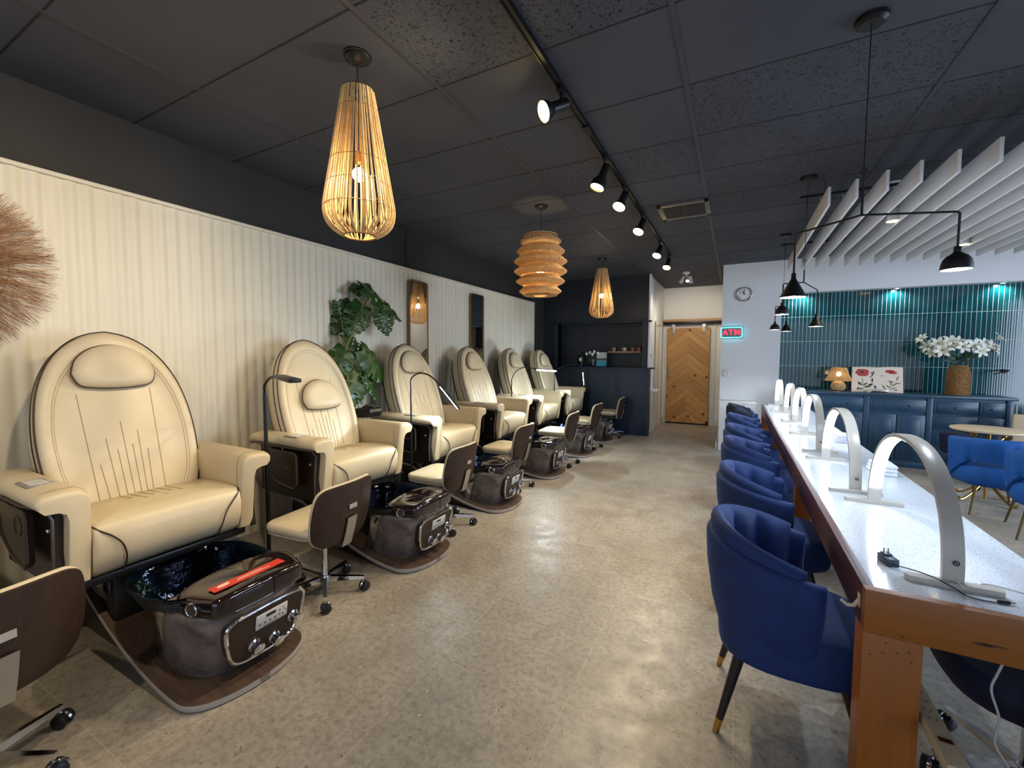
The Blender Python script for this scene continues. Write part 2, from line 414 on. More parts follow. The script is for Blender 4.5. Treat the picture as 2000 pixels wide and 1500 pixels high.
# corridor
struct(wbox('wall_back', wallw, -1.46, -.155, YD, YD+.12, 0, H))
struct(wbox('wall_corridor_left', wallw, -1.50, -1.40, YP+.1, YD, 0, H))
struct(MB().box(-1.40, -1.385, YP+.1, 8.62, 0, .13).box(-1.40, -1.385, 9.5, YD, 0, .13).build('baseboard_corridor_left', offwhite))
struct(MB().box(-1.40, -.205, YD-.015, YD, 0, .13).build('baseboard_back', offwhite))
cs = MB(); cs.box(-1.40, -1.375, 8.72, 8.82, 0, 2.08).box(-1.40, -1.375, 9.42, 9.52, 0, 2.08).box(-1.40, -1.375, 8.72, 9.52, 2.08, 2.18)
struct(cs.build('trim_7', offwhite)); struct(wbox('door_2', offwhite, -1.41, -1.392, 8.82, 9.42, 0.01, 2.08))
cs = MB(); cs.box(-.42, -.36, YD-.03, YD, 0, 2.10).box(-1.36, -1.30, YD-.03, YD, 0, 2.10)
struct(cs.build('trim_8', offwhite))
# dark partition with niche
pd = MB()
pd.box(XL, -3.19, YP, YP+.4, 0, H); pd.box(-3.19, -1.47, YP, YP+.4, 2.09, H); pd.box(-1.47, -1.40, YP, YP+.10, 0, H)
pd.box(-3.19, -1.47, YP, YP+.4, 0, 1.21)
struct(pd.build('wall_partition', navy))
struct(MB().box(-3.19, -1.47, YP+.30, YP+.4, 1.2, 2.1).build('wall_niche', navy))
fr = MB(); fr.box(-3.23, -3.15, YP-.03, YP+.01, 1.24, 2.10).box(-3.23, -1.34, YP-.06, YP+.02, 2.07, 2.10, r=.004)
fr.box(-1.50, -1.42, YP-.02, YP+.01, 1.24, 2.07)
struct(fr.build('trim_9', navy))
d = MB(); X0, X1, Z0, Z1 = -2.97, -2.66, 1.33, 1.94
for a in ((X0, X1, Z1-.012, Z1), (X0, X1, Z0, Z0+.012), (X0, X0+.012, Z0, Z1), (X1-.012, X1, Z0, Z1)): d.box(a[0], a[1], YP+.285, YP+.30, a[2], a[3])
struct(d.build('trim_10', navy))
struct(MB().box(-3.185, -1.31, YP-.09, YP+.29, 1.2155, 1.243, r=.004).build('ledge_counter', navylow))  # counter ledge running along the niche opening
struct(MB().box(-2.45, -1.375, YP-.08, YP, 0, 1.214).box(-2.45, -1.36, YP-.09, YP-.08, 0, .09).box(-1.395, -1.36, YP-.095, YP+.1, 0, 1.214).build('trim_11', navylow))
struct(MB().box(-1.40, -1.372, YP-.01, YP+.10, 1.243, H).build('trim_12', wallw))
wc = MB(); wc.box(-1.40, -1.25, YP+.12, 8.55, .80, .83, r=.003)
tag(wc.build('wall_shelf', white), 'white shelf on the corridor wall behind the dark partition', 'shelf')
th = thing('thermostat', 'small white thermostat on the corridor wall beside the niche', 'thermostat', (-1.40, 8.25, 1.45))
MB().box(0, .02, -.05, .05, -.06, .06, r=.004).build('case', offwhite, th); MB().box(.02, .022, -.035, .035, .0, .035).build('display', lcd, th)

# ---- sliding barn door
b = thing('barn_door', 'sliding barn door of knotty pine planks in a chevron pattern', 'door', (-.885, YD-.075, 0))
MB().box(-.415, .415, -.02, .02, .03, 2.06).build('plank_panel', barn, b)
h = MB().tube([(-.37, -.03, 1.02), (-.37, -.07, 1.03), (-.37, -.07, 1.19), (-.37, -.03, 1.20)], .011, 8); h.box(-.388, -.352, -.028, -.02, 1.0, 1.22, r=.003)
h.build('handle', silver, b)
for s in (-.3, .3):
    q = MB().box(s-.03, s+.03, -.032, -.02, 1.93, 2.13, r=.004)
    q.lathe([(.001, -.012), (.04, -.012), (.04, .012), (.001, .012)], 20, M=T(s, -.035, 2.10) @ rot('X', PI/2))
    hq = q.build('hanger', silver, b)
MB().box(-.42, .42, -.03, .0, .0, .03).box(.38, .43, -.05, .01, 0, .09).build('floor_guide', blackmetal, b)
rl = thing('door_rail', 'black sliding track above the barn door', 'door rail', (-.885, YD-.05, 2.10))
MB().box(-.52, .66, -.06, -.035, .03, .095, r=.004).box(-.55, -.50, -.07, -.02, .02, .12, r=.006).build('track', blackmetal, rl)
MB().box(-.50, .66, -.02, .045, .03, .15).build('header_board', shelfw, rl)

# ---- clock, sign, switch
c = thing('wall_clock', 'round silver-rimmed wall clock with white face reading eleven', 'clock', (.102, YW-.002, 2.44))
rim = MB(); rim.tube([(.104*math.cos(a), -.018, .104*math.sin(a)) for a in [2*PI*i/40 for i in range(40)]], .011, 8, True); rim.build('rim', silver, c)
MB().lathe([(.001, 0), (.1, 0), (.1, .012), (.001, .012)], 40, M=rot('X', PI/2)).build('dial', white, c)
for k in range(1, 13):
    a = PI/2-k*PI/6; text('numeral', str(k), .03, ink, T(.078*math.cos(a), -.014, .078*math.sin(a)) @ rot('X', PI/2), c)
MB().box(-.003, .003, -.018, -.015, -.01, .075).build('minute_hand', blackplastic, c)
MB().box(-.004, .004, -.020, -.017, -.01, .052, M=rot('Y', -PI/6)).build('hour_hand', blackplastic, c)
s = thing('neon_sign', 'glowing neon sign with red letters and blue border', 'sign', (-.06, YW-.03, 1.84))
def rrect(hw, hh, r, n=6):
    out = []
    for cx, cy, a0 in ((hw-r, hh-r, 0), (-hw+r, hh-r, PI/2), (-hw+r, -hh+r, PI), (hw-r, -hh+r, 1.5*PI)):
        for k in range(n+1): a = a0+PI/2*k/n; out.append((cx+r*math.cos(a), cy+r*math.sin(a)))
    return out
MB().prism(rrect(.165, .095, .03), 1, .012, .02).build('backing', glassclear, s)
MB().tube([(p[0], -.004, p[1]) for p in rrect(.15, .08, .03)], .0065, 8, True).build('border_tube', emis('neon_blue', '#38e0ff', 6), s)
text('letters', 'ATM', .118, emis('neon_red', '#ff2b3c', 2.4), T(0, -.006, .0) @ rot('X', PI/2), s, .003, True, .0005)
q = thing('light_switch', 'double white rocker switch on the wall below the neon sign', 'light switch', (-.107, YW-.001, 1.178))
MB().box(-.062, .062, -.008, .001, -.06, .06, r=.003).build('plate', offwhite, q)
for x in (-.027, .027): MB().box(x-.016, x+.016, -.013, -.008, -.033, .033, r=.002).build('rocker', white, q)

# ---- things on the dark niche ledge
zl = 1.243
k = thing('insulated_server', 'dark metal drinks server with wire handle on the niche ledge', 'drinks server', (-2.68, YP+.06, zl))
MB().lathe([(.055, 0), (.06, .01), (.06, .19), (.052, .22), (.03, .235), (.001, .24)], 20).build('body', blackmetal, k)
MB().ball((0, -.058, .14), .03, 8, (.8, .25, 1.3)).build('front_badge', white, k)
MB().lathe([(.012, 0), (.015, .01), (.001, .02)], 12, (0, -.065, .02)).build('spout', silver, k)
MB().tube(bez([(-.05, 0, .2), (-.03, 0, .29), (.06, 0, .33), (.14, 0, .30)], 6), .003, 6).build('handle', silver, k)
v = thing('tulip_vase', 'glass vase of white tulips on the niche ledge', 'vase', (-2.44, YP+.06, zl))
MB().lathe([(.03, 0), (.035, .02), (.038, .14), (.036, .14), (.032, .02), (.001, .012)], 16).build('glass', glassclear, v)
tul = mat('tulip_white', '#f0efe2', .5); tst = mat('tulip_green', '#5c7a35', .6)
rnd = random.Random(4)
for i, (x, z) in enumerate(((-.13, .25), (-.06, .27), (.03, .29), (.10, .26), (.0, .24))):
    MB().tube(bez([(0, 0, .03), (x*.5, 0, z*.6), (x, -.01*i, z-.02)], 5), .003, 6).build('stem', tst, v)
    MB().ball((x, -.01*i, z), .03, 8, (.85, .85, 1.15)).build('tulip_head', tul, v)
for x, z in ((-.09, .13), (.06, .16)):
    MB().loft([[(x*.1-.012, 0, .05), (x*.1+.012, 0, .05)], [(x*.7-.014, -.01, z), (x*.7+.014, -.01, z)], [(x-.002, -.02, z-.02), (x+.002, -.02, z-.02)]], False, close=False).build('leaf', tst, v)
p = thing('picture_frame', 'framed picture of a grey sky above turquoise water on the ledge', 'picture', (-2.26, YP+.02, zl))
Mf = rot('X', -.08)
fr = MB(); 
for a in ((-.115, .115, .28, .295), (-.115, .115, 0, .015), (-.115, -.10, 0, .295), (.10, .115, 0, .295)): fr.box(a[0], a[1], -.01, .01, a[2], a[3], M=Mf)
fr.build('frame', darkplastic, p)
MB().box(-.10, .10, 0, .004, .12, .28, M=Mf).build('sky_print', mat('print_sky', '#c6c9cb', .4), p)
MB().box(-.10, .10, 0, .004, .11, .16, M=Mf).box(-.10, .10, 0, .0045, .13, .17, M=Mf).build('horizon_print', mat('print_grey', '#8f979b', .4), p)
MB().box(-.10, .10, 0, .005, .015, .11, M=Mf).build('water_print', mat('print_water', '#2aa0b8', .4), p)
sh = tag(MB().box(-2.17, -1.55, YP+.12, YP+.30, 1.515, 1.545, r=.003).build('floating_shelf', shelfw), 'oak floating shelf inside the dark niche', 'shelf')
terr = mat('terracotta_pot', '#c98a70', .6); creamp = mat('cream_pot', '#ddd2c0', .6); succ = mat('succulent_green', '#3b5232', .6)
for i, (x, m_, lb, hd) in enumerate(((-2.07, terr, 'terracotta cup planter leftmost on the oak shelf', -1), (-1.87, creamp, 'cream two-handled planter on the oak shelf', 0), (-1.71, terr, 'terracotta planter third along the oak shelf, handle right', 1), (-1.60, terr, 'terracotta planter at the right end of the oak shelf', -1))):
    o = thing('small_planter', lb, 'planter', (x, YP+.2, 1.545), group='planters on the oak shelf')
    MB().lathe([(.02, 0), (.034, .02), (.036, .045), (.03, .062), (.03, .07), (.026, .07), (.026, .055), (.001, .055)], 16).build('pot', m_, o)
    for s_ in ([-1, 1] if hd == 0 else [hd]):
        MB().tube([(s_*.03, 0, .02), (s_*.05, 0, .03), (s_*.055, 0, .05), (s_*.03, 0, .06)], .004, 6).build('handle', m_, o)
    pl = MB(); rr = random.Random(i)
    for q in range(9):
        a = rr.uniform(0, 6.3); l_ = rr.uniform(.03, .07); pl.tube([(0, 0, .055), (math.cos(a)*l_*.4, math.sin(a)*l_*.4, .07+l_*.3), (math.cos(a)*l_*.8, math.sin(a)*l_*.5, .07+l_*.6)], [.005, .006, .001], 5)
    pl.build('plant', succ, o)

# ---- ceiling vent
v = thing('ceiling_vent', 'rectangular metal air vent grille in the dark ceiling', 'vent', (-.495, 4.69, H))
fr = MB()
for a in ((-.235, .235, -.235, -.19), (-.235, .235, .19, .235), (-.235, -.19, -.235, .235), (.19, .235, -.235, .235)): fr.box(a[0], a[1], a[2], a[3], -.02, .0, r=.004)
fr.build('frame', mat('vent_grey', '#6a6662', .4), v)
g = MB()
for i in range(22): y_ = -.185+i*.0176; g.box(-.19, .19, y_, y_+.004, -.016, 0, M=None)
g.box(-.003, .003, -.19, .19, -.018, 0); g.build('louvres', mat('vent_slats', '#4a4645', .5), v)

# ---- track with spot heads
t = thing('lighting_track', 'long black lighting track across the dark ceiling', 'lighting track', (-.885, 0, H))
MB().box(-.017, .017, -1.8, 6.75, -.022, 0).box(-.017, -.010, -1.8, 6.75, -.030, -.02).box(.010, .017, -1.8, 6.75, -.030, -.02).build('rail', blackmetal, t)
MB().box(-.022, .022, 2.68, 2.82, -.034, -.004).build('connector', blackmetal, t)
def spot_head(y, tilt, az, lb, cone=False, power=60, x=-.885):
    o = thing('track_spotlight', lb, 'spotlight', (x, y, H-.022), group='warm spotlights on the black track')
    MB().box(-.014, .014, -.035, .035, -.035, 0, r=.003).tube([(0, 0, -.03), (0, 0, -.085)], .008, 8).build('mount', blackmetal, o)
    d = Vector((math.cos(az)*math.sin(tilt), math.sin(az)*math.sin(tilt), -math.cos(tilt)))
    piv = Vector((0, 0, -.09)); M = align(piv, d) @ Matrix.Scale(1.18, 4)
    prof = [(.001, -.035), (.022, -.03), (.024, -.02), (.024, .045), (.03, .06), (.047, .095), (.047, .13), (.043, .13), (.04, .10)] if cone else [(.001, -.04), (.024, -.036), (.026, -.03), (.026, .05), (.03, .055), (.046, .085), (.049, .10), (.046, .10), (.043, .085)]
    MB().lathe(prof, 20, M=M, cap=False).build('head', blackmetal, o)
    L = .118 if cone else .098
    MB().lathe([(.001, L-.02), (.03, L-.012), (.043, L-.004), (.041, L+.002), (.001, L+.006)], 20, M=M, cap=False).build('bulb', bulby, o)
    light('spot_beam', 'SPOT', piv+d*(L*1.18+.03), power, (1, .82, .56), .04, d, math.radians(105), .9, parent=o)
    return o
heads = [(-.9, .9, PI*.95, 'unseen track spotlight added behind the camera, nearest the shop front'), (.75, .9, PI, 'track spotlight whose glow shows at the top edge of the picture'),  # first head is unseen, added behind the camera for its light
         (2.26, 1.1, PI*1.27, 'glaring track spotlight nearest in view, turned to the wall'), (3.157, .42, PI*1.25, 'track spotlight with a bell-shaped head pointing down'),
         (3.76, .55, PI*1.35, 'track spotlight second after the bell-shaped one'), (4.58, .55, PI*1.35, 'track spotlight left of the ceiling vent'),
         (5.75, .55, PI*1.35, 'track spotlight second from the far end of the track'), (6.55, .5, PI*1.4, 'track spotlight at the far end of the track')]
for i, (y, ti, az, lb) in enumerate(heads): spot_head(y, ti, az, lb, i == 3, 66)
# white spot cluster by the corridor
o = thing('white_spotlight_cluster', 'white triple spotlight cluster under the ceiling before the barn door', 'spotlight', (-.80, 8.15, H))
MB().lathe([(.06, 0), (.06, -.02), (.05, -.03), (.001, -.032)], 20, cap=False).tube([(0, 0, -.03), (.01, 0, -.07)], .01, 8).build('canopy', white, o)
for dx, dy, ti, az in ((-.05, 0, .5, PI*1.2), (.03, -.02, .7, PI*1.5), (.07, .03, .1, 0)):
    d = Vector((math.cos(az)*math.sin(ti), math.sin(az)*math.sin(ti), -math.cos(ti)))
    h_ = MB().lathe([(.001, -.03), (.02, -.028), (.024, 0), (.03, .06), (.034, .09), (.03, .09), (.026, .07), (.001, .065)], 16, M=align((dx, dy, -.10), d), cap=False).tube([(0, 0, -.06), (dx, dy, -.10)], .008, 6).build('head', white, o)
MB().lathe([(.001, .078), (.026, .08)], 16, M=align((.03, -.02, -.10), Vector((0, -math.sin(.7), -math.cos(.7)))), cap=False).build('bulb', emis('bulb_dim', '#ffeec0', 3), o)
light('corridor_beam', 'SPOT', (.03, .02, -.24), 40, (1, .88, .68), .05, (-.05, .9, -.62), 1.9, .8, parent=o)
light('corridor_beam', 'SPOT', (-.06, -.02, -.22), 18, (1, .88, .68), .05, (-.5, .2, -.9), 1.9, .8, parent=o)

# ================================================================== RATTAN PENDANTS
def cane_pendant(x, y, zt, zb, rt, rm, lb, n=64, power=22, seed=1, loops=True):
    o = thing('rattan_pendant', lb, 'pendant lamp', (x, y, H)); t0 = zt-H; b0 = zb-H; hh = t0-b0
    MB().lathe([(.001, -.045), (.015, -.045), (.045, -.03), (.06, -.018), (.062, -.008), (.068, -.006), (.068, 0)], 28, cap=False).build('canopy', blackmetal, o)
    MB().tube([(0, 0, -.04), (0, 0, t0-.30)], .003, 6).build('cord', blackmetal, o)
    MB().tube([(rt*math.cos(a), rt*math.sin(a), t0) for a in [2*PI*i/32 for i in range(32)]], .004, 6, True).box(-rt, rt, -.003, .003, t0-.003, t0+.003).box(-.003, .003, -rt, rt, t0-.003, t0+.003).build('top_ring', blackmetal, o)
    prof = [(rt, 0), (rt+.28*(rm-rt), .22), (rt+.62*(rm-rt), .5), (rt+.9*(rm-rt), .72), (rm, .82), (rm*.95, .90), (rm*.75, .96), (rm*.45, 1.0)]
    rr = random.Random(seed)
    can = MB()
    for i in range(n):
        a = 2*PI*i/n+rr.uniform(-.035, .035); sw = rr.uniform(-.05, .05)
        pts = [((r_+rr.uniform(-.002, .002))*math.cos(a+sw*t_), r_*math.sin(a+sw*t_), t0-hh*t_) for r_, t_ in prof]
        can.tube(bez(pts, 3), .0040, 5)
    for i in range(int(n*.4)):   # extra short canes near the top half crossing inward
        a = 2*PI*(i+.5)/(n*.4)+rr.uniform(-.05, .05); sw = rr.uniform(-.12, .12)
        pts = [(r_*.97*math.cos(a+sw*t_), r_*.97*math.sin(a+sw*t_), t0-hh*t_) for r_, t_ in prof[2:]]
        can.tube(bez(pts, 3), .0028, 5)
    can.build('cane_shade', rattan, o)
    rwm = mat('ring_wire', '#6d4b22', .6)
    for t_ in (.14, .5, .66, .82): 
        r_ = [p_[0] for p_ in prof]; k_ = max(i for i in range(len(prof)) if prof[i][1] <= t_); f_ = (t_-prof[k_][1])/(prof[min(k_+1, 7)][1]-prof[k_][1]+1e-6); R_ = prof[k_][0]*(1-f_)+prof[min(k_+1, 7)][0]*f_+.002
        MB().tube([(R_*math.cos(a), R_*math.sin(a), t0-hh*t_) for a in [2*PI*i/48 for i in range(48)]], .0016, 5, True).build('binding_ring', rwm, o)
    MB().tube([(rm*.45*math.cos(a), rm*.45*math.sin(a), b0) for a in [2*PI*i/32 for i in range(32)]], .004, 6, True).build('bottom_ring', rwm, o)
    MB().lathe([(.001, .09), (.018, .085), (.02, .03), (.001, .028)], 16, (0, 0, t0-.38), cap=False).build('socket', gold, o)
    bz = t0-.385-.02
    MB().ball((0, 0, bz), .034, 10).build('glass_bulb', bulbw, o)
    light('bulb_light', 'POINT', (0, 0, bz-.02), power, (1, .80, .52), .036, parent=o)
    return o
cane_pendant(-1.70, 1.586, 2.76, 2.05, .075, .172, 'large tapered rattan cane pendant lamp nearest the camera', 54, 15, 1)
cane_pendant(-1.825, 6.45, 2.775, 2.04, .075, .182, 'tapered rattan pendant lamp hanging before the dark niche', 56, 12, 2)
o = thing('raffia_pendant', 'ribbed barrel pendant lamp of woven raffia in six tiers', 'pendant lamp', (-1.745, 3.955, H))
MB().lathe([(.001, -.035), (.015, -.035), (.05, -.02), (.065, -.012), (.065, 0)], 28, cap=False).build('canopy', blackmetal, o)
MB().tube([(0, 0, -.03), (0, 0, -.60)], .003, 6).build('cord', blackmetal, o)
tiers = [(.145, .205), (.178, .24), (.198, .264), (.198, .264), (.175, .245), (.15, .212)]
z = -.29; 
for i, (r1, r2) in enumerate(tiers):
    hh = .098; tb = MB(); n_ = 72; rings = []
    for (rr_, zz) in ((r1-.004, 0), ((r1+r2)/2, -.028), (r2, -.055), (r2-.004, -.062), ((r1+r2)/2+.0, -.082), (r1, -hh)):
        rings.append([((rr_+.0025*math.sin(k*2.4+i))*math.cos(2*PI*k/n_), (rr_+.0025*math.sin(k*2.4+i))*math.sin(2*PI*k/n_), z+zz) for k in range(n_)])
    tb.loft(rings, False); tb.build('woven_tier', rattanW, o, ang=80); z -= hh
MB().lathe([(.17, z+.001), (.12, z-.005), (.07, z-.002), (.07, z+.004), (.17, z+.006)], 36, cap=False).build('bottom_rim', rattanW, o)
MB().tube([(.165*math.cos(a), .165*math.sin(a), -.288) for a in [2*PI*i/36 for i in range(36)]], .004, 6, True).box(-.165, .165, -.002, .002, -.29, -.286).build('top_ring', rattan, o)
MB().ball((0, 0, -.62), .045, 10).build('glass_bulb', bulbw, o)
light('bulb_light', 'POINT', (0, 0, -.62), 13, (1, .80, .52), .05, parent=o)
light('bulb_light', 'SPOT', (0, 0, -.68), 8, (1, .80, .52), .05, (0, 0, -1), 2.2, .9, parent=o)
nt = rattanW.node_tree; bb = nt.nodes['Principled BSDF']   # raffia lets lamp light through
tr = nt.nodes.new('ShaderNodeBsdfTranslucent'); tr.inputs[0].default_value = lin('#d9a35c'); mx = nt.nodes.new('ShaderNodeMixShader'); mx.inputs[0].default_value = .10
out = nt.nodes['Material Output']; nt.links.new(bb.outputs[0], mx.inputs[1]); nt.links.new(tr.outputs[0], mx.inputs[2]); nt.links.new(mx.outputs[0], out.inputs[0])

# ================================================================== BLACK BRANCH PENDANTS OVER THE TABLE
def shade(kind, p, parent):
    n_ = 'dome_shade' if kind == 'dome' else 'cone_shade'
    if kind == 'dome': pr = [(.010, .10), (.013, .095), (.014, .074), (.022, .067), (.036, .057), (.046, .043), (.052, .022), (.054, 0)]
    else: pr = [(.008, .125), (.011, .12), (.0115, .095), (.016, .088), (.060, .002), (.061, 0)]
    a = MB().lathe(pr+[(r_-.002, z_) for r_, z_ in reversed(pr[3:])], 28, p, cap=False).build(n_, blackcan, parent)
    MB().lathe([(max(r_-.003, .004), z_-.001) for r_, z_ in pr[3:]], 28, p, cap=False).build('inner_lining', shadein, a)
    MB().ball((p[0], p[1], p[2]+.014), .016, 8).build('bulb', bulbc, a)
    light('shade_light', 'SPOT', (p[0], p[1], p[2]+.0), 24, (.74, .86, 1), .02, (0, 0, -1), 2.5, .35, parent=parent)
def branch(cx, cy, zj, ends, lb, zk):
    o = thing('branch_pendant', lb, 'pendant lamp', (cx, cy, H), group='black branching pendants over the manicure table')
    MB().lathe([(.001, -.03), (.045, -.03), (.06, -.018), (.062, 0)], 28, cap=False).build('canopy', blackmetal, o)
    MB().tube([(0, 0, -.02), (0, 0, zj-H+.09)], .0022, 6).tube([(.012*math.cos(a), .003*math.sin(3*a), zk-H+.012*math.sin(a)) for a in [2*PI*i/12 for i in range(13)]], .0022, 5).build('cord', blackmetal, o)
    MB().tube([(0, 0, zj-H+.1), (0, 0, zj-H)], .005, 8).build('stem', blackmetal, o)
    for (ex, ey, zb, kind) in ends:
        e = Vector((ex-cx, ey-cy, zj-H)); top = zb-H+(.10 if kind == 'dome' else .125)
        MB().tube([(0, 0, zj-H), e*.97+Vector((0, 0, (zj-H)*.03)), e+Vector((0, 0, -.006)), (e.x, e.y, top)], .0048, 8).build('arm', blackmetal, o)
        shade(kind, (e.x, e.y, zb-H), o)
    return o
branch(.482, 2.457, 2.087, [(.847, 2.59, 1.838, 'dome'), (.258, 2.677, 1.762, 'cone')], 'black two-armed pendant nearest the camera over the table', 2.28)
branch(.49, 4.33, 2.075, [(.662, 4.882, 1.737, 'cone'), (.346, 4.345, 1.815, 'dome')], 'black two-armed pendant midway over the manicure table', 2.25)
branch(.50, 6.19, 2.07, [(.555, 6.35, 1.772, 'cone'), (.424, 6.2, 1.787, 'dome')], 'black two-armed pendant farthest along the manicure table', 2.2)

# ================================================================== WHITE CEILING BAFFLES
sl0 = None
for i in range(22):
    x = .594+.149*i; yn = 4.05-.60*(x-.594)
    if yn < 2.2: yn = 2.2
    o = thing('ceiling_baffle', '', 'ceiling slat', (x, 0, 0), group='white slats hung under the ceiling')
    MB().box(-.010, .010, yn, 6.79, 2.60, 2.74, r=.002).build('board', white, o)
    hk = MB()
    for yy in (4.45, 6.2): hk.tube([(0, yy, 2.74), (0, yy, 2.80)], .0025, 5).box(-.006, .006, yy-.006, yy+.006, 2.77, 2.79)
    hk.build('hanger', silver, o)
    o['label'] = 'white slat hung parallel to its neighbours under the dark ceiling' if 0 < i < 21 else ('white ceiling slat nearest the neon sign, first of the row' if i == 0 else 'white ceiling slat farthest right of the row')
rr = thing('baffle_rail', 'thin dark rail carrying the white slats, nearer one', 'rail', (0, 4.45, 2.80))
MB().box(.45, 3.9, -.01, .01, 0, .02).build('bar', blackmetal, rr)
MB().tube([(.62, 0, .02), (.62, 0, H-2.80)], .002, 5).tube([(3.6, 0, .02), (3.6, 0, H-2.80)], .002, 5).build('wire', blackmetal, rr)
dup(rr, (0, 6.2, 2.80), 0, 'thin dark rail carrying the white slats, farther one')
for x, y, lb in ((1.15, 4.78, 'white spotlight showing between the slats left of the dome shade'), (2.03, 6.08, 'white spotlight between the slats beside the dome shade')):
    o = thing('slat_spotlight', lb, 'spotlight', (x, y, H))
    MB().lathe([(.05, 0), (.05, -.015), (.012, -.02), (.012, -.20), (.03, -.22), (.045, -.30), (.047, -.325), (.043, -.325), (.04, -.30)], 20, cap=False).build('head', white, o)
    MB().lathe([(.001, -.30), (.04, -.315), (.041, -.322), (.001, -.333)], 20, cap=False).build('bulb', bulby, o)
    light('spot_beam', 'SPOT', (0, 0, -.35), 22, (1, .85, .6), .04, (0, .2, -1), 1.8, .8, parent=o)
# small downlights set in the header above the tiles
for x, lb in ((.87, 'small downlight washing the teal tiles at the left end'), (1.98, 'small downlight washing the teal tiles above the open book'), (3.02, 'small downlight washing the teal tiles above the lily vase')):
    o = thing('tile_downlight', lb, 'downlight', (x, YW+.09, 2.425), group='downlights above the teal tiles')
    MB().lathe([(.03, 0), (.03, -.012), (.022, -.012), (.02, 0)], 20, cap=False).build('trim_ring', white, o)
    MB().lathe([(.001, -.004), (.021, -.004)], 20, cap=False).build('lamp', emis('downlight_lamp', '#e9fff4', 8), o)
    light('tile_wash', 'SPOT', (0, -.02, -.02), 12, (.88, 1.0, .90), .02, (0, .25, -1), 2.7, .7, parent=o)

# ================================================================== PEDICURE CHAIRS  (local: x away from the wall, wall at 0)
def back_pt(s, t, n_): return (.605-.3245*t*.965+n_*.946, s, .635+.946*t*.965+n_*.3245)
def outline(N_=48, key=((-.12, .235), (0, .275), (.12, .315), (.3, .335), (.48, .335), (.66, .312), (.80, .268), (.90, .212), (.97, .145), (1.01, .075), (1.028, 0))):
    R = [Vector((hw, t, 0)) for t, hw in key]; R = bez(R, 5); R = [(p.x, p.y) for p in R]
    return R+[(-p[0], p[1]) for p in reversed(R[:-1])]
OUT = outline()
def ring_back(scale, n_, c=(0, .42), bulge=0):
    return [back_pt(c[0]+(s-c[0])*scale, c[1]+(t-c[1])*scale, n_) for s, t in OUT]
def head_outline(tc, w_, h_):
    pts = [Vector((w_*x, tc+h_*y, 0)) for x, y in ((-1, -.25), (-.86, .35), (-.5, .82), (0, 1), (.5, .82), (.86, .35), (1, -.25), (.86, -.72), (.5, -.86), (0, -.9), (-.5, -.86), (-.86, -.72), (-1, -.25))]
    return [(p.x, p.y) for p in bez(pts, 4)[:-1]]
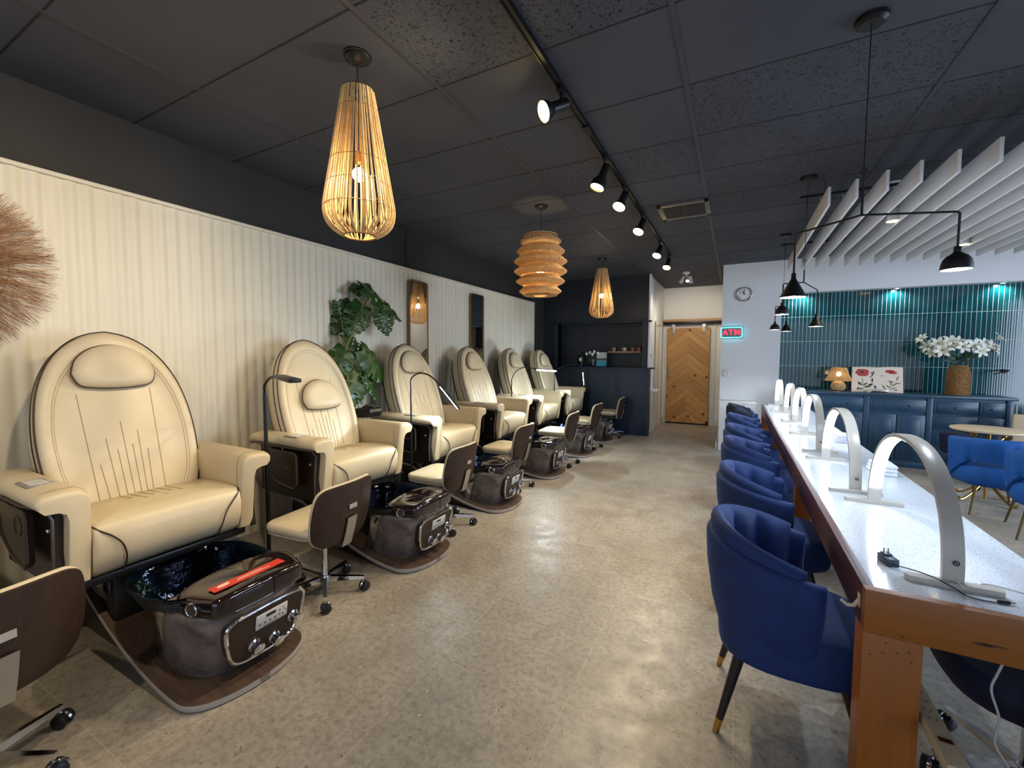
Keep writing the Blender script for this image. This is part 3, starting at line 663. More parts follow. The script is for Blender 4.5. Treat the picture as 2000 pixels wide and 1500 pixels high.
def spa_chair(loc, lb, detail=True):
    o = thing('pedicure_chair', lb, 'pedicure chair', loc, group='cream pedicure chairs along the fluted wall')
    # backrest
    b = MB().loft([ring_back(.3, -.17), ring_back(.9, -.17), ring_back(.97, -.155), ring_back(1, -.10), ring_back(1.0, -.05), ring_back(.995, -.015), ring_back(.975, .002), ring_back(.94, .014), ring_back(.89, .017), ring_back(.83, .009), ring_back(.80, .0), ring_back(.6, 0), ring_back(.02, 0)]).build('backrest', leather, o, 50)
    p = MB()
    for sc_, n_ in ((1.003, -.012), (1.004, -.062)): p.tube([back_pt((s)*sc_, .42+(t-.42)*sc_, n_) for s, t in OUT], .0038, 6)
    p.build('piping', piping, b)
    MB().loft([ring_back(.88, -.172), ring_back(.93, -.182), ring_back(.5, -.188)]).build('rear_shell', blackplastic, b)
    st = MB()
    for s0, t0, s1, t1 in ((-.168, .66, -.152, .02), (.150, .68, .13, .02), (-.125, .26, -.105, -.02), (-.085, .40, -.07, -.02), (-.045, .33, -.037, -.02), (-.012, .49, -.008, -.02), (.022, .35, .02, -.02), (.055, .43, .045, -.02), (.085, .31, .07, -.02)):
        st.tube([back_pt(s0, t0, .0005), back_pt((s0+s1)/2, (t0+t1)/2, .0005), back_pt(s1, t1, .0005)], .0016, 5)
    st.tube([back_pt(s*.81, .42+(t-.42)*.81, .0025) for s, t in OUT], .0013, 5).tube([back_pt(s*.84, .42+(t-.42)*.84, .0105) for s, t in OUT], .0010, 5)
    st.build('stitching', thread, b)
    # headrest
    HO = head_outline(.80, .178, .135)
    def hr(sc_, n_): return [back_pt(s*sc_, .80+(t-.80)*sc_, n_) for s, t in HO]
    hd = MB().loft([hr(.9, -.005), hr(.98, .008), hr(1, .022), hr(.97, .04), hr(.88, .055), hr(.7, .064), hr(.4, .068), hr(.05, .069)]).build('headrest', leather, o, 60)
    MB().tube(hr(1.008, .022), .0036, 6, True).build('piping', piping, hd)
    # seat
    prof = [(.50, .48), (.52, .66), (.60, .700), (.75, .712), (.90, .714), (.965, .706), (.995, .68), (1.008, .63), (1.0, .56), (.975, .49), (.93, .455), (.70, .45)]
    rings = []
    for v_, k_ in ((-.312, .93), (-.308, .975), (-.295, 1), (-.15, 1.0), (0, 1.0), (.15, 1.0), (.295, 1), (.308, .975), (.312, .93)):
        dz = .006*math.cos(v_/.31*PI/2); rings.append([(.75+(u-.75)*k_, v_, .585+(z-.585)*k_+dz) for u, z in prof])
    s = MB().loft(rings).build('seat_cushion', leather, o, 45)
    for q in (-1, 1):
        MB().tube(bez([(.965, q*.312, .698), (.997, q*.290, .675), (1.012, q*.255, .645), (1.014, q*.222, .60), (1.005, q*.205, .54), (.975, q*.20, .485), (.94, q*.198, .452)], 5), .0036, 6).build('piping', piping, s)
    st = MB()
    for v_, u0, u1 in ((-.09, .62, .74), (-.05, .62, .80), (-.01, .62, .77), (.03, .62, .82), (.07, .62, .76), (.11, .62, .79)):
        st.tube([(u0, v_, .7115), (u1, v_+.01, .7195)], .0013, 5)
    st.build('stitching', thread, s)
    # arms
    for q in (-1, 1):
        P_ = [(.318, .455), (.372, .452), (.388, .50), (.388, .76), (.398, .80), (.425, .815), (.470, .818), (.484, .835), (.482, .858), (.462, .876), (.40, .884), (.352, .882), (.325, .862), (.316, .82), (.314, .65)]
        rg = []
        for u, k_, dz in ((.28, .90, -.012), (.30, .97, -.006), (.33, 1, 0), (.6, 1, 0), (.90, 1, 0.0), (.945, 1.0, 0.002), (.972, .985, 0.001), (.985, .95, 0.0), (.988, .88, 0)):
            rg.append([(u+(.045*(z-.62)/.26 if u > .88 else 0)*.6, q*(.36+(v_-.36)*k_), .68+(z-.68)*k_+dz) for v_, z in P_])
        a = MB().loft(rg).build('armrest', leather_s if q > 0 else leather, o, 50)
        MB().tube([(.955+.0*z, q*v_, z) for v_, z in ((.3125, .50), (.3125, .66), (.3135, .80), (.322, .864), (.35, .885), (.41, .886), (.462, .878))], .0012, 5).build('stitching', thread, a)
        MB().prism([(.33, .45), (.955, .45), (.93, .60), (.955, .80), (.33, .80)], 1, q*.389, q*.415).build('side_panel', darkplastic, o)
        MB().tube([(.93, q*.418, .46), (.925, q*.418, .60), (.945, q*.42, .76), (.93, q*.435, .80), (.80, q*.475, .812), (.40, q*.475, .812)], .007, 6).build('side_edging', trimplastic, o)
        tp = [(.42, .775), (.78, .775), (.80, .75), (.80, .56), (.76, .525), (.60, .55), (.47, .62)]
        ty = MB().prism(tp, 1, q*.440, q*.462).build('fold_tray', darkplastic, o)
        m_ = MB().tube([(p_[0], q*.462, p_[1]) for p_ in tp], .006, 6, True); m_.lathe([(.045, 0), (.045, .003), (.038, -.002), (.001, -.004)], 20, M=T(.70, q*.462, .70) @ rot('X', -q*PI/2), cap=False); m_.build('tray_rim', trimplastic, ty)
        pn = MB()
        for u in (.50, .64): pn.tube([(u, q*.452, .775), (u, q*.452, .812)], .006, 8)
        pn.build('hinge_pin', silver, o)
        MB().ball((.885, q*.418, .70), .010, 8).build('knob', chrome, o)
    MB().box(.66, .80, -.455, -.365, .879, .885, r=.002).build('remote_pad', silver, o)
    MB().box(.675, .785, -.44, -.38, .884, .8865).build('remote_screen', keypad, o)
    MB().box(.64, .66, -.455, -.365, .882, .888, r=.002).box(.80, .82, -.455, -.365, .882, .888, r=.002)
    # seat mechanism
    MB().box(.35, .93, -.37, .37, .41, .452, r=.01).box(.45, .88, -.22, .22, .10, .42, r=.02).build('seat_base', blackplastic, o)
    MB().box(.60, .86, -.24, .24, .28, .40, r=.03, seg=3).build('motor_housing', gloss, o)
    OFF[:] = [.022, .035]
    # sled base
    LN = bez([(.36, 0, .36), (.55, 0, .345), (.72, 0, .25), (.92, 0, .155), (1.12, 0, .085), (1.30, 0, .045), (1.45, 0, .032), (1.60, 0, .030)], 4); L = len(LN)
    def hwid(u): return .285-.02*max(0, (u-.6)) if u < 1.42 else .2686*math.sqrt(max(0, 1-((u-1.42)/.182)**2.6))*1+.0
    top = []; 
    us = [p_.x for p_ in LN]; zs = [p_.z for p_ in LN]
    def zof(u):
        for i in range(L-1):
            if us[i] <= u <= us[i+1]: f_ = (u-us[i])/(us[i+1]-us[i]); return zs[i]*(1-f_)+zs[i+1]*f_
        return zs[-1]
    ul = [.36+i*.04 for i in range(27)]+[1.43+i*.02 for i in range(8)]+[1.58, 1.59, 1.597, 1.6015]
    pl = MB(); ed = MB(); sk = MB()
    vs = []; fs = []; M5 = 8
    for u in ul:
        w_ = hwid(u)+.001
        for k_ in range(M5+1): vs.append((u, .0+w_*(-1+2*k_/M5), zof(u)+.001))
    for i in range(len(ul)-1):
        for k_ in range(M5): a = i*(M5+1)+k_; fs.append((a, a+M5+1, a+M5+2, a+1))
    pl.add(vs, fs).build('sled_board', walnutx, o, 60)
    edge = [(u, -(hwid(u)+.001), zof(u)) for u in ul]+[(u, hwid(u)+.001, zof(u)) for u in reversed(ul)]
    rgs = [[(x, y, z+.0015), (x*1.0, y*1.018, z-.010), (x, y*1.0, z-.024), (x, y*.9, z-.020)] for x, y, z in edge]
    ed.loft(rgs, close=True, cap=True).build('edge_band', greytrim, o, 60)
    rgs = []
    for u in ul[:-6]:
        w_ = hwid(u)*.93; z1 = max(zof(u)-.02, .012); w2 = max(w_-.05*min(1, (z1)/.15), .05)
        rgs.append([(u, -w_, z1), (u, -w2, .002), (u, w2, .002), (u, w_, z1)])
    sk.loft(rgs).build('base_skirt', mat('x', '#2c221e', .4) if 'skirtm' not in MATS else MATS['skirtm'], o, 60)
    # tub shell (stone look)
    def foot(hw, uf, ub, z, p_=3.4, n_=16, rb=.02, dv=.03):
        pts = []
        for i in range(n_+1):
            a = -PI/2+PI*i/n_; c_ = math.cos(a); s_ = math.sin(a)
            pts.append((ub+(uf-ub)*abs(c_)**(2/p_), dv+hw*math.copysign(abs(s_)**(2/p_), s_), z))
        return pts
    rg = [foot(.215, 1.455, 1.10, .035), foot(.228, 1.475, 1.12, .09), foot(.238, 1.50, 1.14, .17), foot(.252, 1.525, 1.17, .26), foot(.268, 1.548, 1.20, .335), foot(.262, 1.543, 1.20, .352), foot(.245, 1.52, 1.2, .355)]
    MB().loft(rg).build('tub_shell', stone, o, 50)
    for q in (-1, 1):
        MB().loft([[(u0, .03+q*w0, z0), (u0+.02, .03+q*(w0+.012), z0+.002), (u0+d0, .03+q*(w0+.006), z0), (u0+d0, .03+q*(w0-.03), z0), (u0, .03+q*(w0-.03), z0)] for u0, w0, d0, z0 in ((1.20, .262, .10, .352), (1.185, .262, .095, .33), (1.165, .25, .08, .24), (1.145, .238, .065, .15), (1.13, .224, .05, .06))]).build('corner_trim', chrome, o, 40)
    # bowl
    def sup(ru, rv, z, cu=1.155, cv=-.012, n_=40, p_=2.6):
        return [(cu+ru*math.copysign(abs(math.cos(a))**(2/p_), math.cos(a)), cv+rv*math.copysign(abs(math.sin(a))**(2/p_), math.sin(a)), z) for a in [2*PI*i/n_ for i in range(n_)]]
    MB().loft([sup(.15, .12, .13), sup(.19, .16, .20), sup(.235, .212, .31), sup(.268, .25, .385), sup(.284, .268, .41), sup(.288, .272, .418), sup(.282, .266, .422), sup(.272, .256, .415), sup(.255, .238, .38), sup(.215, .19, .28), sup(.165, .135, .205), sup(.05, .05, .195)]).build('foot_bowl', bowlm, o, 60)
    rb_ = MB()
    for i in range(7): rb_.tube(sup(.240+.0062*i, .219+.0065*i, .315+.0135*i), .005, 6, True)
    rb_.build('bowl_ribbing', blackplastic, o)
    j = MB().lathe([(.001, 0), (.02, .002), (.034, .008), (.040, .004), (.044, -.004)], 24, M=align((1.29, .13, .335), (-.6, -.35, .72)), cap=False)
    j.build('water_jet', chrome, o)
    # footrest cover
    tp = [(p_.x, p_.y) for p_ in bez([Vector((a_, b_, 0)) for a_, b_ in [(1.552, 0), (1.549, .12), (1.541, .18), (1.530, .203), (1.50, .214), (1.42, .240), (1.36, .252), (1.31, .235), (1.285, .19), (1.27, .10), (1.266, 0), (1.27, -.10), (1.285, -.19), (1.31, -.235), (1.36, -.252), (1.42, -.240), (1.50, -.214), (1.530, -.203), (1.541, -.18), (1.549, -.12), (1.552, 0)]], 3)[:-1]]
    def cv_(k_, z, du=0): return [(1.42+(u-1.42)*k_+du, .04+v_*k_, z+(.012*(1-(v_/.26)**2))*(1 if z > .38 else 0)) for u, v_ in tp]
    MB().loft([cv_(.95, .345), cv_(.99, .35), cv_(1.0, .365), cv_(1.0, .398), cv_(.985, .412), cv_(.94, .421), cv_(.84, .426), cv_(.5, .428), cv_(.05, .428)]).build('footrest_cover', gloss, o, 50)
    MB().box(1.40, 1.5535, .085, .088, .35, .426).build('cover_seam', blackplastic, o)
    for q in (-1, 1):
        Mv = align((1.43, .04+q*.237, .383), (.29, q*1.0, 0)); vt = MB().lathe([(.001, .002), (.022, .002), (.024, .005), (.027, .006), (.030, .003), (.030, -.004)], 24, M=Mv, cap=False)
        vt.build('speaker_ring', chrome, o)
        vg = MB().lathe([(.001, .004), (.0215, .004)], 20, M=Mv, cap=False)
        for k_ in range(-2, 3): vg.box(-.0215, .0215, k_*.008-.001, k_*.008+.001, .004, .006, M=Mv)
        vg.build('speaker_grille', trimplastic, o)
    # control panel on the sloping front
    Mp = T(1.522, .055, .20) @ Matrix(((0, .17, .985, 0), (1, 0, 0, 0), (0, .985, -.17, 0), (0, 0, 0, 1)))
    po = [(-.175, .105), (.175, .105), (.19, .06), (.165, -.08), (.12, -.125), (-.11, -.125), (-.155, -.08), (-.19, .06)]
    po = [(p_.x, p_.y) for p_ in bez([Vector((a, b_, 0)) for a, b_ in [(-.14, .112), (0, .117), (.14, .112), (.178, .085), (.176, .02), (.155, -.07), (.11, -.11), (0, -.120), (-.11, -.11), (-.155, -.07), (-.176, .02), (-.178, .085), (-.14, .112)]], 4)[:-1]]
    MB().prism(po, 2, -.05, .010, M=Mp).build('panel_inset', walnut, o, 50)
    MB().tube([(a, b_, .010) for a, b_ in po], .0085, 8, True, M=Mp).build('panel_surround', chrome, o)
    kp = MB().box(-.055, .095, .012, .082, .010, .017, r=.003, M=Mp).build('keypad', keypad, o)
    MB().box(-.010, .035, .058, .072, .017, .018, M=Mp).build('display', lcd, kp)
    ic = MB()
    for k_ in range(4): ic.lathe([(.001, 0), (.0052, 0)], 10, M=Mp @ T(-.038+.024*k_, .034, .0176), cap=False)
    for k_ in range(5): a = 2*PI*k_/5; ic.lathe([(.001, 0), (.0042, 0)], 8, M=Mp @ T(.068+.016*math.cos(a), .048+.018*math.sin(a), .0176), cap=False)
    ic.box(-.02, .045, .019, .021, .017, .0178, M=Mp); ic.build('button_icons', ink, kp)
    kb = [(.026, 0), (.028, .006), (.020, .012), (.018, .026), (.024, .030), (.025, .046), (.019, .050), (.001, .051)]
    for a, b_ in ((-.055, -.055), (.04, -.075), (.13, -.015)):
        MB().lathe([(r_, z_) for r_, z_ in kb], 18, M=Mp @ T(a, b_, .010), cap=False).tube([(a, b_, .052), (a+.010, b_+.02, .056)], .005, 6, M=Mp).build('tap_knob', chrome, o)
    OFF[:] = [0, 0]
    return o
MATS['skirtm'] = mat('skirt_brown', '#2c221e', .4)
CH = [('cream pedicure chair nearest the camera with red-labelled footrest', 1.06, 0), ('cream pedicure chair second from the camera with a lowered headrest', 2.315, .0),
      ('cream pedicure chair beneath the left mirror, third in the row', 3.54, 0), ('cream pedicure chair fourth in the row, beside the right mirror', 4.76, 0),
      ('cream pedicure chair fifth in the row, behind the lit white lamp bar', 5.955, 0), ('cream pedicure chair at the far end against the navy wall', 7.11, 0)]
first = spa_chair((-3.42, CH[0][1], 0), CH[0][0])
chairs = [first]
for lb, y_, _ in CH[1:]: chairs.append(dup(first, (-3.42, y_, 0), 0, lb))
chairs.append(dup(first, (-3.42, -.17, 0), 0, 'cream pedicure chair cut off by the left edge of the picture'))
# second chair: headrest slid down and tilted
for ch in chairs[1].children:
    if ch.name.startswith('headrest'):
        ch.location = (.092, .01, -.25)
r = MB()
rp = [(1.33, -.115), (1.375, -.15), (1.43, -.135), (1.465, -.06), (1.475, .05), (1.47, .15), (1.43, .215), (1.39, .21), (1.37, .12), (1.345, 0)]
lab = thing('warning_label', 'red warning label stuck on the first footrest cover', 'label', (-3.42+.022, 1.06+.075, .4275))
def zc(v_): return .012*(1-(v_/.26)**2)
def strip(name, m_, pts, dz, parent):
    mb = MB()
    n_ = 14; vs = []; fs = []
    for i in range(n_+1):
        v_ = pts[0]+(pts[1]-pts[0])*i/n_; uc, hw = pts[2](v_)
        vs += [(uc-hw, v_, zc(v_)+dz), (uc+hw, v_, zc(v_)+dz), (uc-hw, v_, zc(v_)+dz-.0012), (uc+hw, v_, zc(v_)+dz-.0012)]
    for i in range(n_): a = 4*i; fs += [(a, a+1, a+5, a+4), (a+2, a+6, a+7, a+3), (a, a+4, a+6, a+2), (a+1, a+3, a+7, a+5)]
    return mb.add(vs, fs).build(name, m_, parent)
strip('red_strip', red, (-.17, .15, lambda v_: (1.40+.06*math.cos(v_*4), .028)), .0018, lab)
strip('oval_mark', labelw, (-.145, -.095, lambda v_: (1.448, .012*math.sqrt(max(0, 1-((v_+.12)/.027)**2)))), .0026, lab)
strip('print_line', labelw, (-.07, .08, lambda v_: (1.405+.06*math.cos(v_*4), .0022)), .0026, lab)
strip('print_line', labelw, (-.06, .05, lambda v_: (1.393+.06*math.cos(v_*4), .0018)), .0026, lab)

# ================================================================== PEDICURE STOOLS (face -X, back at +X)
def rolling_base(o, R, metal, zt, tyre, cr=.028, a0=.3, hub=.09):
    MB().tube([(0, 0, .045), (0, 0, zt-.1)], .022, 14).tube([(0, 0, .09), (0, 0, zt)], .014, 12).build('gas_column', metal, o)
    MB().lathe([(.001, hub-.03), (.034, hub-.03), (.036, hub+.005), (.03, hub+.02), (.001, hub+.022)], 18, cap=False).build('hub', metal, o)
    for k_ in range(5):
        a = a0+2*PI*k_/5; c_, s_ = math.cos(a), math.sin(a)
        MB().loft([[(c_*.02-s_*y_, s_*.02+c_*y_, z_) for y_, z_ in ((-.018, hub-.02), (.018, hub-.02), (.014, hub+.012), (-.014, hub+.012))], [(c_*R-s_*y_, s_*R+c_*y_, z_) for y_, z_ in ((-.010, hub-.018), (.010, hub-.018), (.008, hub-.002), (-.008, hub-.002))]]).tube([(c_*(R-.008), s_*(R-.008), hub-.012), (c_*(R-.008), s_*(R-.008), cr+.015)], .006, 8).build('leg', metal, o)
        w_ = thing_child('caster', o); ba = a+.9+k_; 
        Mw = T(c_*(R-.0), s_*(R-.0), cr) @ rot('Z', ba) @ rot('X', PI/2)
        mb = MB()
        for q in (-1, 1): mb.lathe([(.001, q*.006), (cr-.003, q*.006), (cr, q*.009), (cr, q*.022), (cr-.004, q*.025), (.001, q*.025)], 16, M=Mw, cap=False)
        mb.build('wheel', tyre, w_)
        MB().tube([(cr*.98*math.cos(t_), cr*.98*math.sin(t_), 0) for t_ in [PI*.05+PI*.9*i/8 for i in range(9)]], .0075, 6, M=Mw).build('fork', metal, w_)
def thing_child(name, parent):
    e = bpy.data.objects.new(name, None); COL.objects.link(e); e.parent = parent; e.empty_display_size = .02; return e
def stool(loc, rz, lb, dz=0):
    o = thing('pedicure_stool', lb, 'stool', loc, rz, group='low cream and wood pedicure stools')
    # seat
    so = rrect(.20, .215, .09, 5)
    def sr(k_, z): return [(x*k_-.075, y*k_, z+.012*abs(y/.215)**2) for x, y in so]
    MB().loft([sr(.85, .395), sr(.97, .405), sr(1, .425), sr(.99, .445), sr(.93, .455), sr(.5, .457), sr(.05, .457)]).build('seat_cushion', leather, o, 60)
    MB().loft([sr(.5, .372), sr(.85, .380), sr(.98, .397), sr(.96, .403)]).build('seat_shell', greytrim, o, 60)
    # curved back shell: angle spans around +X
    def bp(s_, t_, off):   # s -1..1 across, t 0..1 up
        hw = .245*(1-.0*t_); R = .42; a = s_*hw/R; lean = .04*t_+.03*(1-t_)**3*-1
        x = .195-R*(1-math.cos(a))*1.0+lean+off*math.cos(a); y = (R+off)*math.sin(a)
        return (x, y, .355+.36*t_)
    bo = [(p_.x, p_.y) for p_ in bez([Vector(q+(0,)) for q in [(-.62, 0.0), (0, -.02), (.62, 0.0), (.90, .16), (.985, .48), (.93, .82), (.78, .95), (.5, .99), (0, 1.0), (-.5, .99), (-.78, .95), (-.93, .82), (-.985, .48), (-.90, .16), (-.62, 0.0)]], 4)[:-1]]
    def br_(k_, off): return [bp(s_*k_, .5+(t_-.5)*k_, off) for s_, t_ in bo]
    MB().loft([br_(.3, .012), br_(.7, .012), br_(.985, .012), br_(1.0, .008), br_(1.0, .002), br_(.98, 0)]).build('wood_shell', walnut, o, 50)
    MB().loft([br_(1.0, .001), br_(1.03, -.004), br_(1.035, -.014), br_(1.0, -.030), br_(.9, -.038), br_(.4, -.034), br_(.05, -.034)]).build('back_cushion', leather, o, 60)
    # lower sweep under the seat
    vs = []
    sw = [[(x_, y_*k_, z_) for y_ in (-.19, -.1, 0, .1, .19)] for x_, z_, k_ in ((.132, .395, .60), (.130, .368, .60), (.105, .352, .62), (.05, .366, .66), (-.05, .378, .6))]
    mb = MB()
    for e_ in (0, 1): pass
    n5 = 5; vs = [p_ for r_ in sw for p_ in r_]; fs = [(i*n5+k_, i*n5+k_+1, (i+1)*n5+k_+1, (i+1)*n5+k_) for i in range(4) for k_ in range(4)]
    vs2 = [(x_, y_, z_-.010) for x_, y_, z_ in vs]; nv = len(vs)
    fs2 = [tuple(reversed([i+nv for i in f_])) for f_ in fs]
    per = [0, 1, 2, 3, 4, 9, 14, 19, 24, 23, 22, 21, 20, 15, 10, 5]
    sides = [(per[i], per[(i+1) % 16], per[(i+1) % 16]+nv, per[i]+nv) for i in range(16)]
    mb.add(vs+vs2, fs+fs2+sides).build('lower_shell', greytrim, o, 60)
    pl = [bp(0, t_, .0165) for t_ in (.42, .32, .2, .1, .02)]
    br2 = MB(); cs_ = [(p_[0], p_[2]) for p_ in pl]+[(pl[-1][0]-.012, .325), (.13, .315), (.05, .335)]
    rg = [[(x_, -.036, z_), (x_, .036, z_), (x_+.006, .036, z_), (x_+.006, -.036, z_)] for x_, z_ in cs_]
    br2.loft(rg).build('back_bracket', silver, o, 50)
    n_ = bp(0, .60, .014); MB().box(n_[0], n_[0]+.003, -.03, .03, n_[2]-.013, n_[2]+.013).build('name_plate', greytrim, o)
    rolling_base(o, .235, chrome, .375, castblack, .027, .5)
    return o
st = stool((-2.20, .36, 0), .12, 'cream and wood stool cut off by the left edge of the picture')
for X, Y, rz, lb in ((-2.175, 1.71, .10, 'cream and wood stool between the first and second pedicure chairs'), (-2.14, 2.90, .04, 'cream and wood stool between the second and third pedicure chairs'),
        (-2.15, 4.11, .02, 'cream and wood stool between the third and fourth pedicure chairs'), (-2.03, 5.33, .05, 'cream and wood stool between the fourth and fifth pedicure chairs'),
        (-2.04, 6.50, .0, 'cream and wood stool between the fifth and sixth pedicure chairs'), (-1.95, 7.66, .1, 'cream and wood stool farthest away, against the navy panel')):
    dup(st, (X, Y, 0), rz, lb)

# ================================================================== LED FLOOR LAMPS BETWEEN CHAIRS
def floor_lamp(x, y, post, neck, head, hd, lb, power, lit, wide=.034, thick=.0065):
    o = thing('led_floor_lamp', lb, 'floor lamp', (x, y, 0), group='black gooseneck lamps beside the pedicure chairs')
    MB().lathe([(.001, .018), (.09, .014), (.10, 0)], 24, cap=False).build('foot', blackmetal, o)
    MB().tube([(0, 0, .01), (0, 0, post)], thick*1.25, 10).lathe([(thick*1.6, post*.70), (thick*1.6, post*.70+.03)], 12).build('pole', blackmetal, o)
    MB().tube(bez([(0, 0, post)]+neck, 8), thick, 8).build('gooseneck', blackmetal, o)
    e = Vector(neck[-1]); d = Vector(hd).normalized(); up = Vector((0, 0, 1)); side = d.cross(up).normalized(); nrm = side.cross(d)
    M = Matrix((( d.x, side.x, nrm.x, e.x), (d.y, side.y, nrm.y, e.y), (d.z, side.z, nrm.z, e.z), (0, 0, 0, 1)))
    hh = MB().box(-.01, head, -wide, wide, -.012, .012, r=.008, M=M).build('lamp_head', blackplastic, o)
    MB().box(.02, head-.02, -wide+.008, wide-.008, -.0145, -.0115, M=M).build('light_bar', ledc if lit == 2 else keypad, hh)
    if lit == 2: MB().box(.01, head-.01, -wide-.0015, wide+.0015, -.0125, .003, r=.002, M=M).build('diffuser', ledc, hh)
    elif lit:
        for q in (-1, 1): MB().box(.01, head-.01, q*wide-.0015, q*wide+.0015, -.0125, -.007, M=M).build('edge_glow', ledc, hh)
    if lit:
        c_ = M @ Vector((head/2, 0, -.03)); light('head_light', 'AREA', c_, power, (.78, .92, 1), head*.8, -nrm, size_y=wide*1.4, parent=o)
    return o
floor_lamp(-2.69, 1.69, 1.20, [(.02, -.01, 1.255), (.12, -.035, 1.305), (.25, -.06, 1.315)], .25, (1, -.28, -.06), 'black reading lamp with flat head beside the second chair', 0, False, .036, .0095)
floor_lamp(-2.54, 2.93, 1.15, [(.005, 0, 1.24), (.08, .02, 1.29), (.18, .04, 1.27), (.27, .07, 1.19)], .27, (.5, .35, -.78), 'thin black gooseneck lamp between the second and third chairs', 5, True, .024)
floor_lamp(-2.79, 5.35, 1.12, [(.06, 0, 1.22), (.18, .0, 1.285), (.30, .0, 1.28), (.38, .0, 1.262)], .30, (.98, .12, -.04), 'black gooseneck lamp with a glowing horizontal light bar', 14, 2, .022)
floor_lamp(-2.62, 6.55, 1.15, [(.02, 0, 1.21), (.2, 0, 1.30), (.42, .0, 1.30), (.50, 0, 1.20)], .22, (.1, 0, -1), 'black gooseneck lamp drooping beside the farthest chair', 5, True, .022)

# ================================================================== MIRRORS, SUNBURST, PLANT
def wall_mirror(y, y1, zt, lb):
    o = thing('wall_mirror', lb, 'mirror', (-3.410, (y+y1)/2, zt-.68), group='tall brass-framed mirrors on the fluted wall')
    hw = (y1-y)/2; hh = .68; po = rrect(hw, hh, .05, 5)
    M = T(0, 0, 0)
    MB().prism([(a, b_) for a, b_ in po], 0, .004, .018).build('glass', mirror, o)
    MB().loft([[(.0, a*k_, b_*(1-(1-k_)*hw/hh)) for a, b_ in po] if 0 else [(x_, a*(1+d_/hw), b_*(1+d_/hh)) for a, b_ in po] for x_, d_ in ((0, .006), (.026, .006), (.026, -.004), (.017, -.004))], False).build('frame', brass, o)
    return o
wall_mirror(3.885, 4.245, 2.335, 'tall brass-framed mirror reflecting the rattan lamp, above the third chair').rotation_euler.z = .059
wall_mirror(5.215, 5.565, 2.345, 'tall brass-framed mirror on the fluted wall, the farther and darker one')
sb = thing('woven_sunburst', 'round woven sunburst of thin brown fibres on the fluted wall', 'wall decoration', (-3.418, .50, 1.895))
rr = random.Random(8); mb = MB()
for i in range(1150):
    a = rr.uniform(0, 2*PI); a2 = a+rr.uniform(-.35, .35); r0 = rr.uniform(.03, .2); r1 = rr.uniform(.40, .475)
    x0 = rr.uniform(.004, .03); mb.tube([(x0, r0*math.cos(a), r0*math.sin(a)), (x0+.012, (r0+r1)/2*math.cos((a+a2)/2+.02), (r0+r1)/2*math.sin((a+a2)/2+.02)), (x0+.006, r1*math.cos(a2), r1*math.sin(a2))], [.0013, .0011, .0008], 3)
fb = mb.build('fibres', grass, sb)
MB().tube([(.02, .272*math.cos(a), .272*math.sin(a)) for a in [2*PI*i/64 for i in range(64)]], .003, 6, True).tube([(.02, .12*math.cos(a), .12*math.sin(a)) for a in [2*PI*i/48 for i in range(48)]], .003, 6, True).build('inner_hoop', grass, sb)

pl = thing('monstera_plant', 'tall potted monstera with split leaves between the second and third chairs', 'potted plant', (-3.10, 2.86, 0))
MB().lathe([(.09, 0), (.11, .02), (.125, .30), (.13, .32), (.12, .32), (.115, .28), (.001, .28)], 28, (-.06, .15, 0)).build('pot', beigeup, pl)
def mon_leaf(base, tip, w_, cup=.15, seed=0, nrm=(1, -.25, .35)):
    K_ = lambda p_: Vector((0, 0, 1.45))+(Vector(p_)-Vector((0, 0, 1.45)))*(3.26/3.05)
    base, tip = K_(base), K_(tip); w_ *= 1.22
    B = Vector(base)-Vector((-3.10, 2.86, 0)); Tp = Vector(tip)-Vector((-3.10, 2.86, 0)); ax = Tp-B; L = ax.length*1.12; ax.normalize(); B = B-ax*L*.12*0
    nn = Vector(nrm); nn = (nn-ax*nn.dot(ax)).normalized(); sd = ax.cross(nn)
    rr = random.Random(seed); A = 60; K = 10; mb = MB()
    def W(a):   # half width along the leaf
        return w_*(max(0, math.sin(PI*min(1, (a+.10)/1.10)**.80)))**.75*(1-.25*a)
    for q in (-1, 1):
        vs = []; fs = []
        for i in range(A+1):
            a = i/A
            for k_ in range(K+1):
                b_ = k_/K; aa = a+.16*b_*(1-a)*1.0-.22*b_*(1-a)**4
                wv = W(a)*(1+.04*math.sin(a*40+seed))
                p_ = B+ax*(L*(aa-.08*b_*(1-a)**3))+sd*(q*b_*wv)+nn*(-cup*wv*b_*b_-.22*L*a*a*.6+.01*math.sin(a*26)*b_)
                vs.append(tuple(p_))
        for i in range(A):
            a = (i+.5)/A; ph = (a*5.2+.07*seed) % 1.0
            for k_ in range(K):
                b_ = (k_+.5)/K
                if .12 < a < .90:
                    if ph < .13 and b_ > .60: continue
                    if .5 < ph < .68 and .22 < b_ < .55 and .2 < a < .8: continue
                fs.append((i*(K+1)+k_, (i+1)*(K+1)+k_, (i+1)*(K+1)+k_+1, i*(K+1)+k_+1))
        mb.add(vs, fs)
    o = mb.build('leaf', leaf, pl, 80)
    md = o.modifiers.new('thickness', 'SOLIDIFY'); md.thickness = .0012
    return B
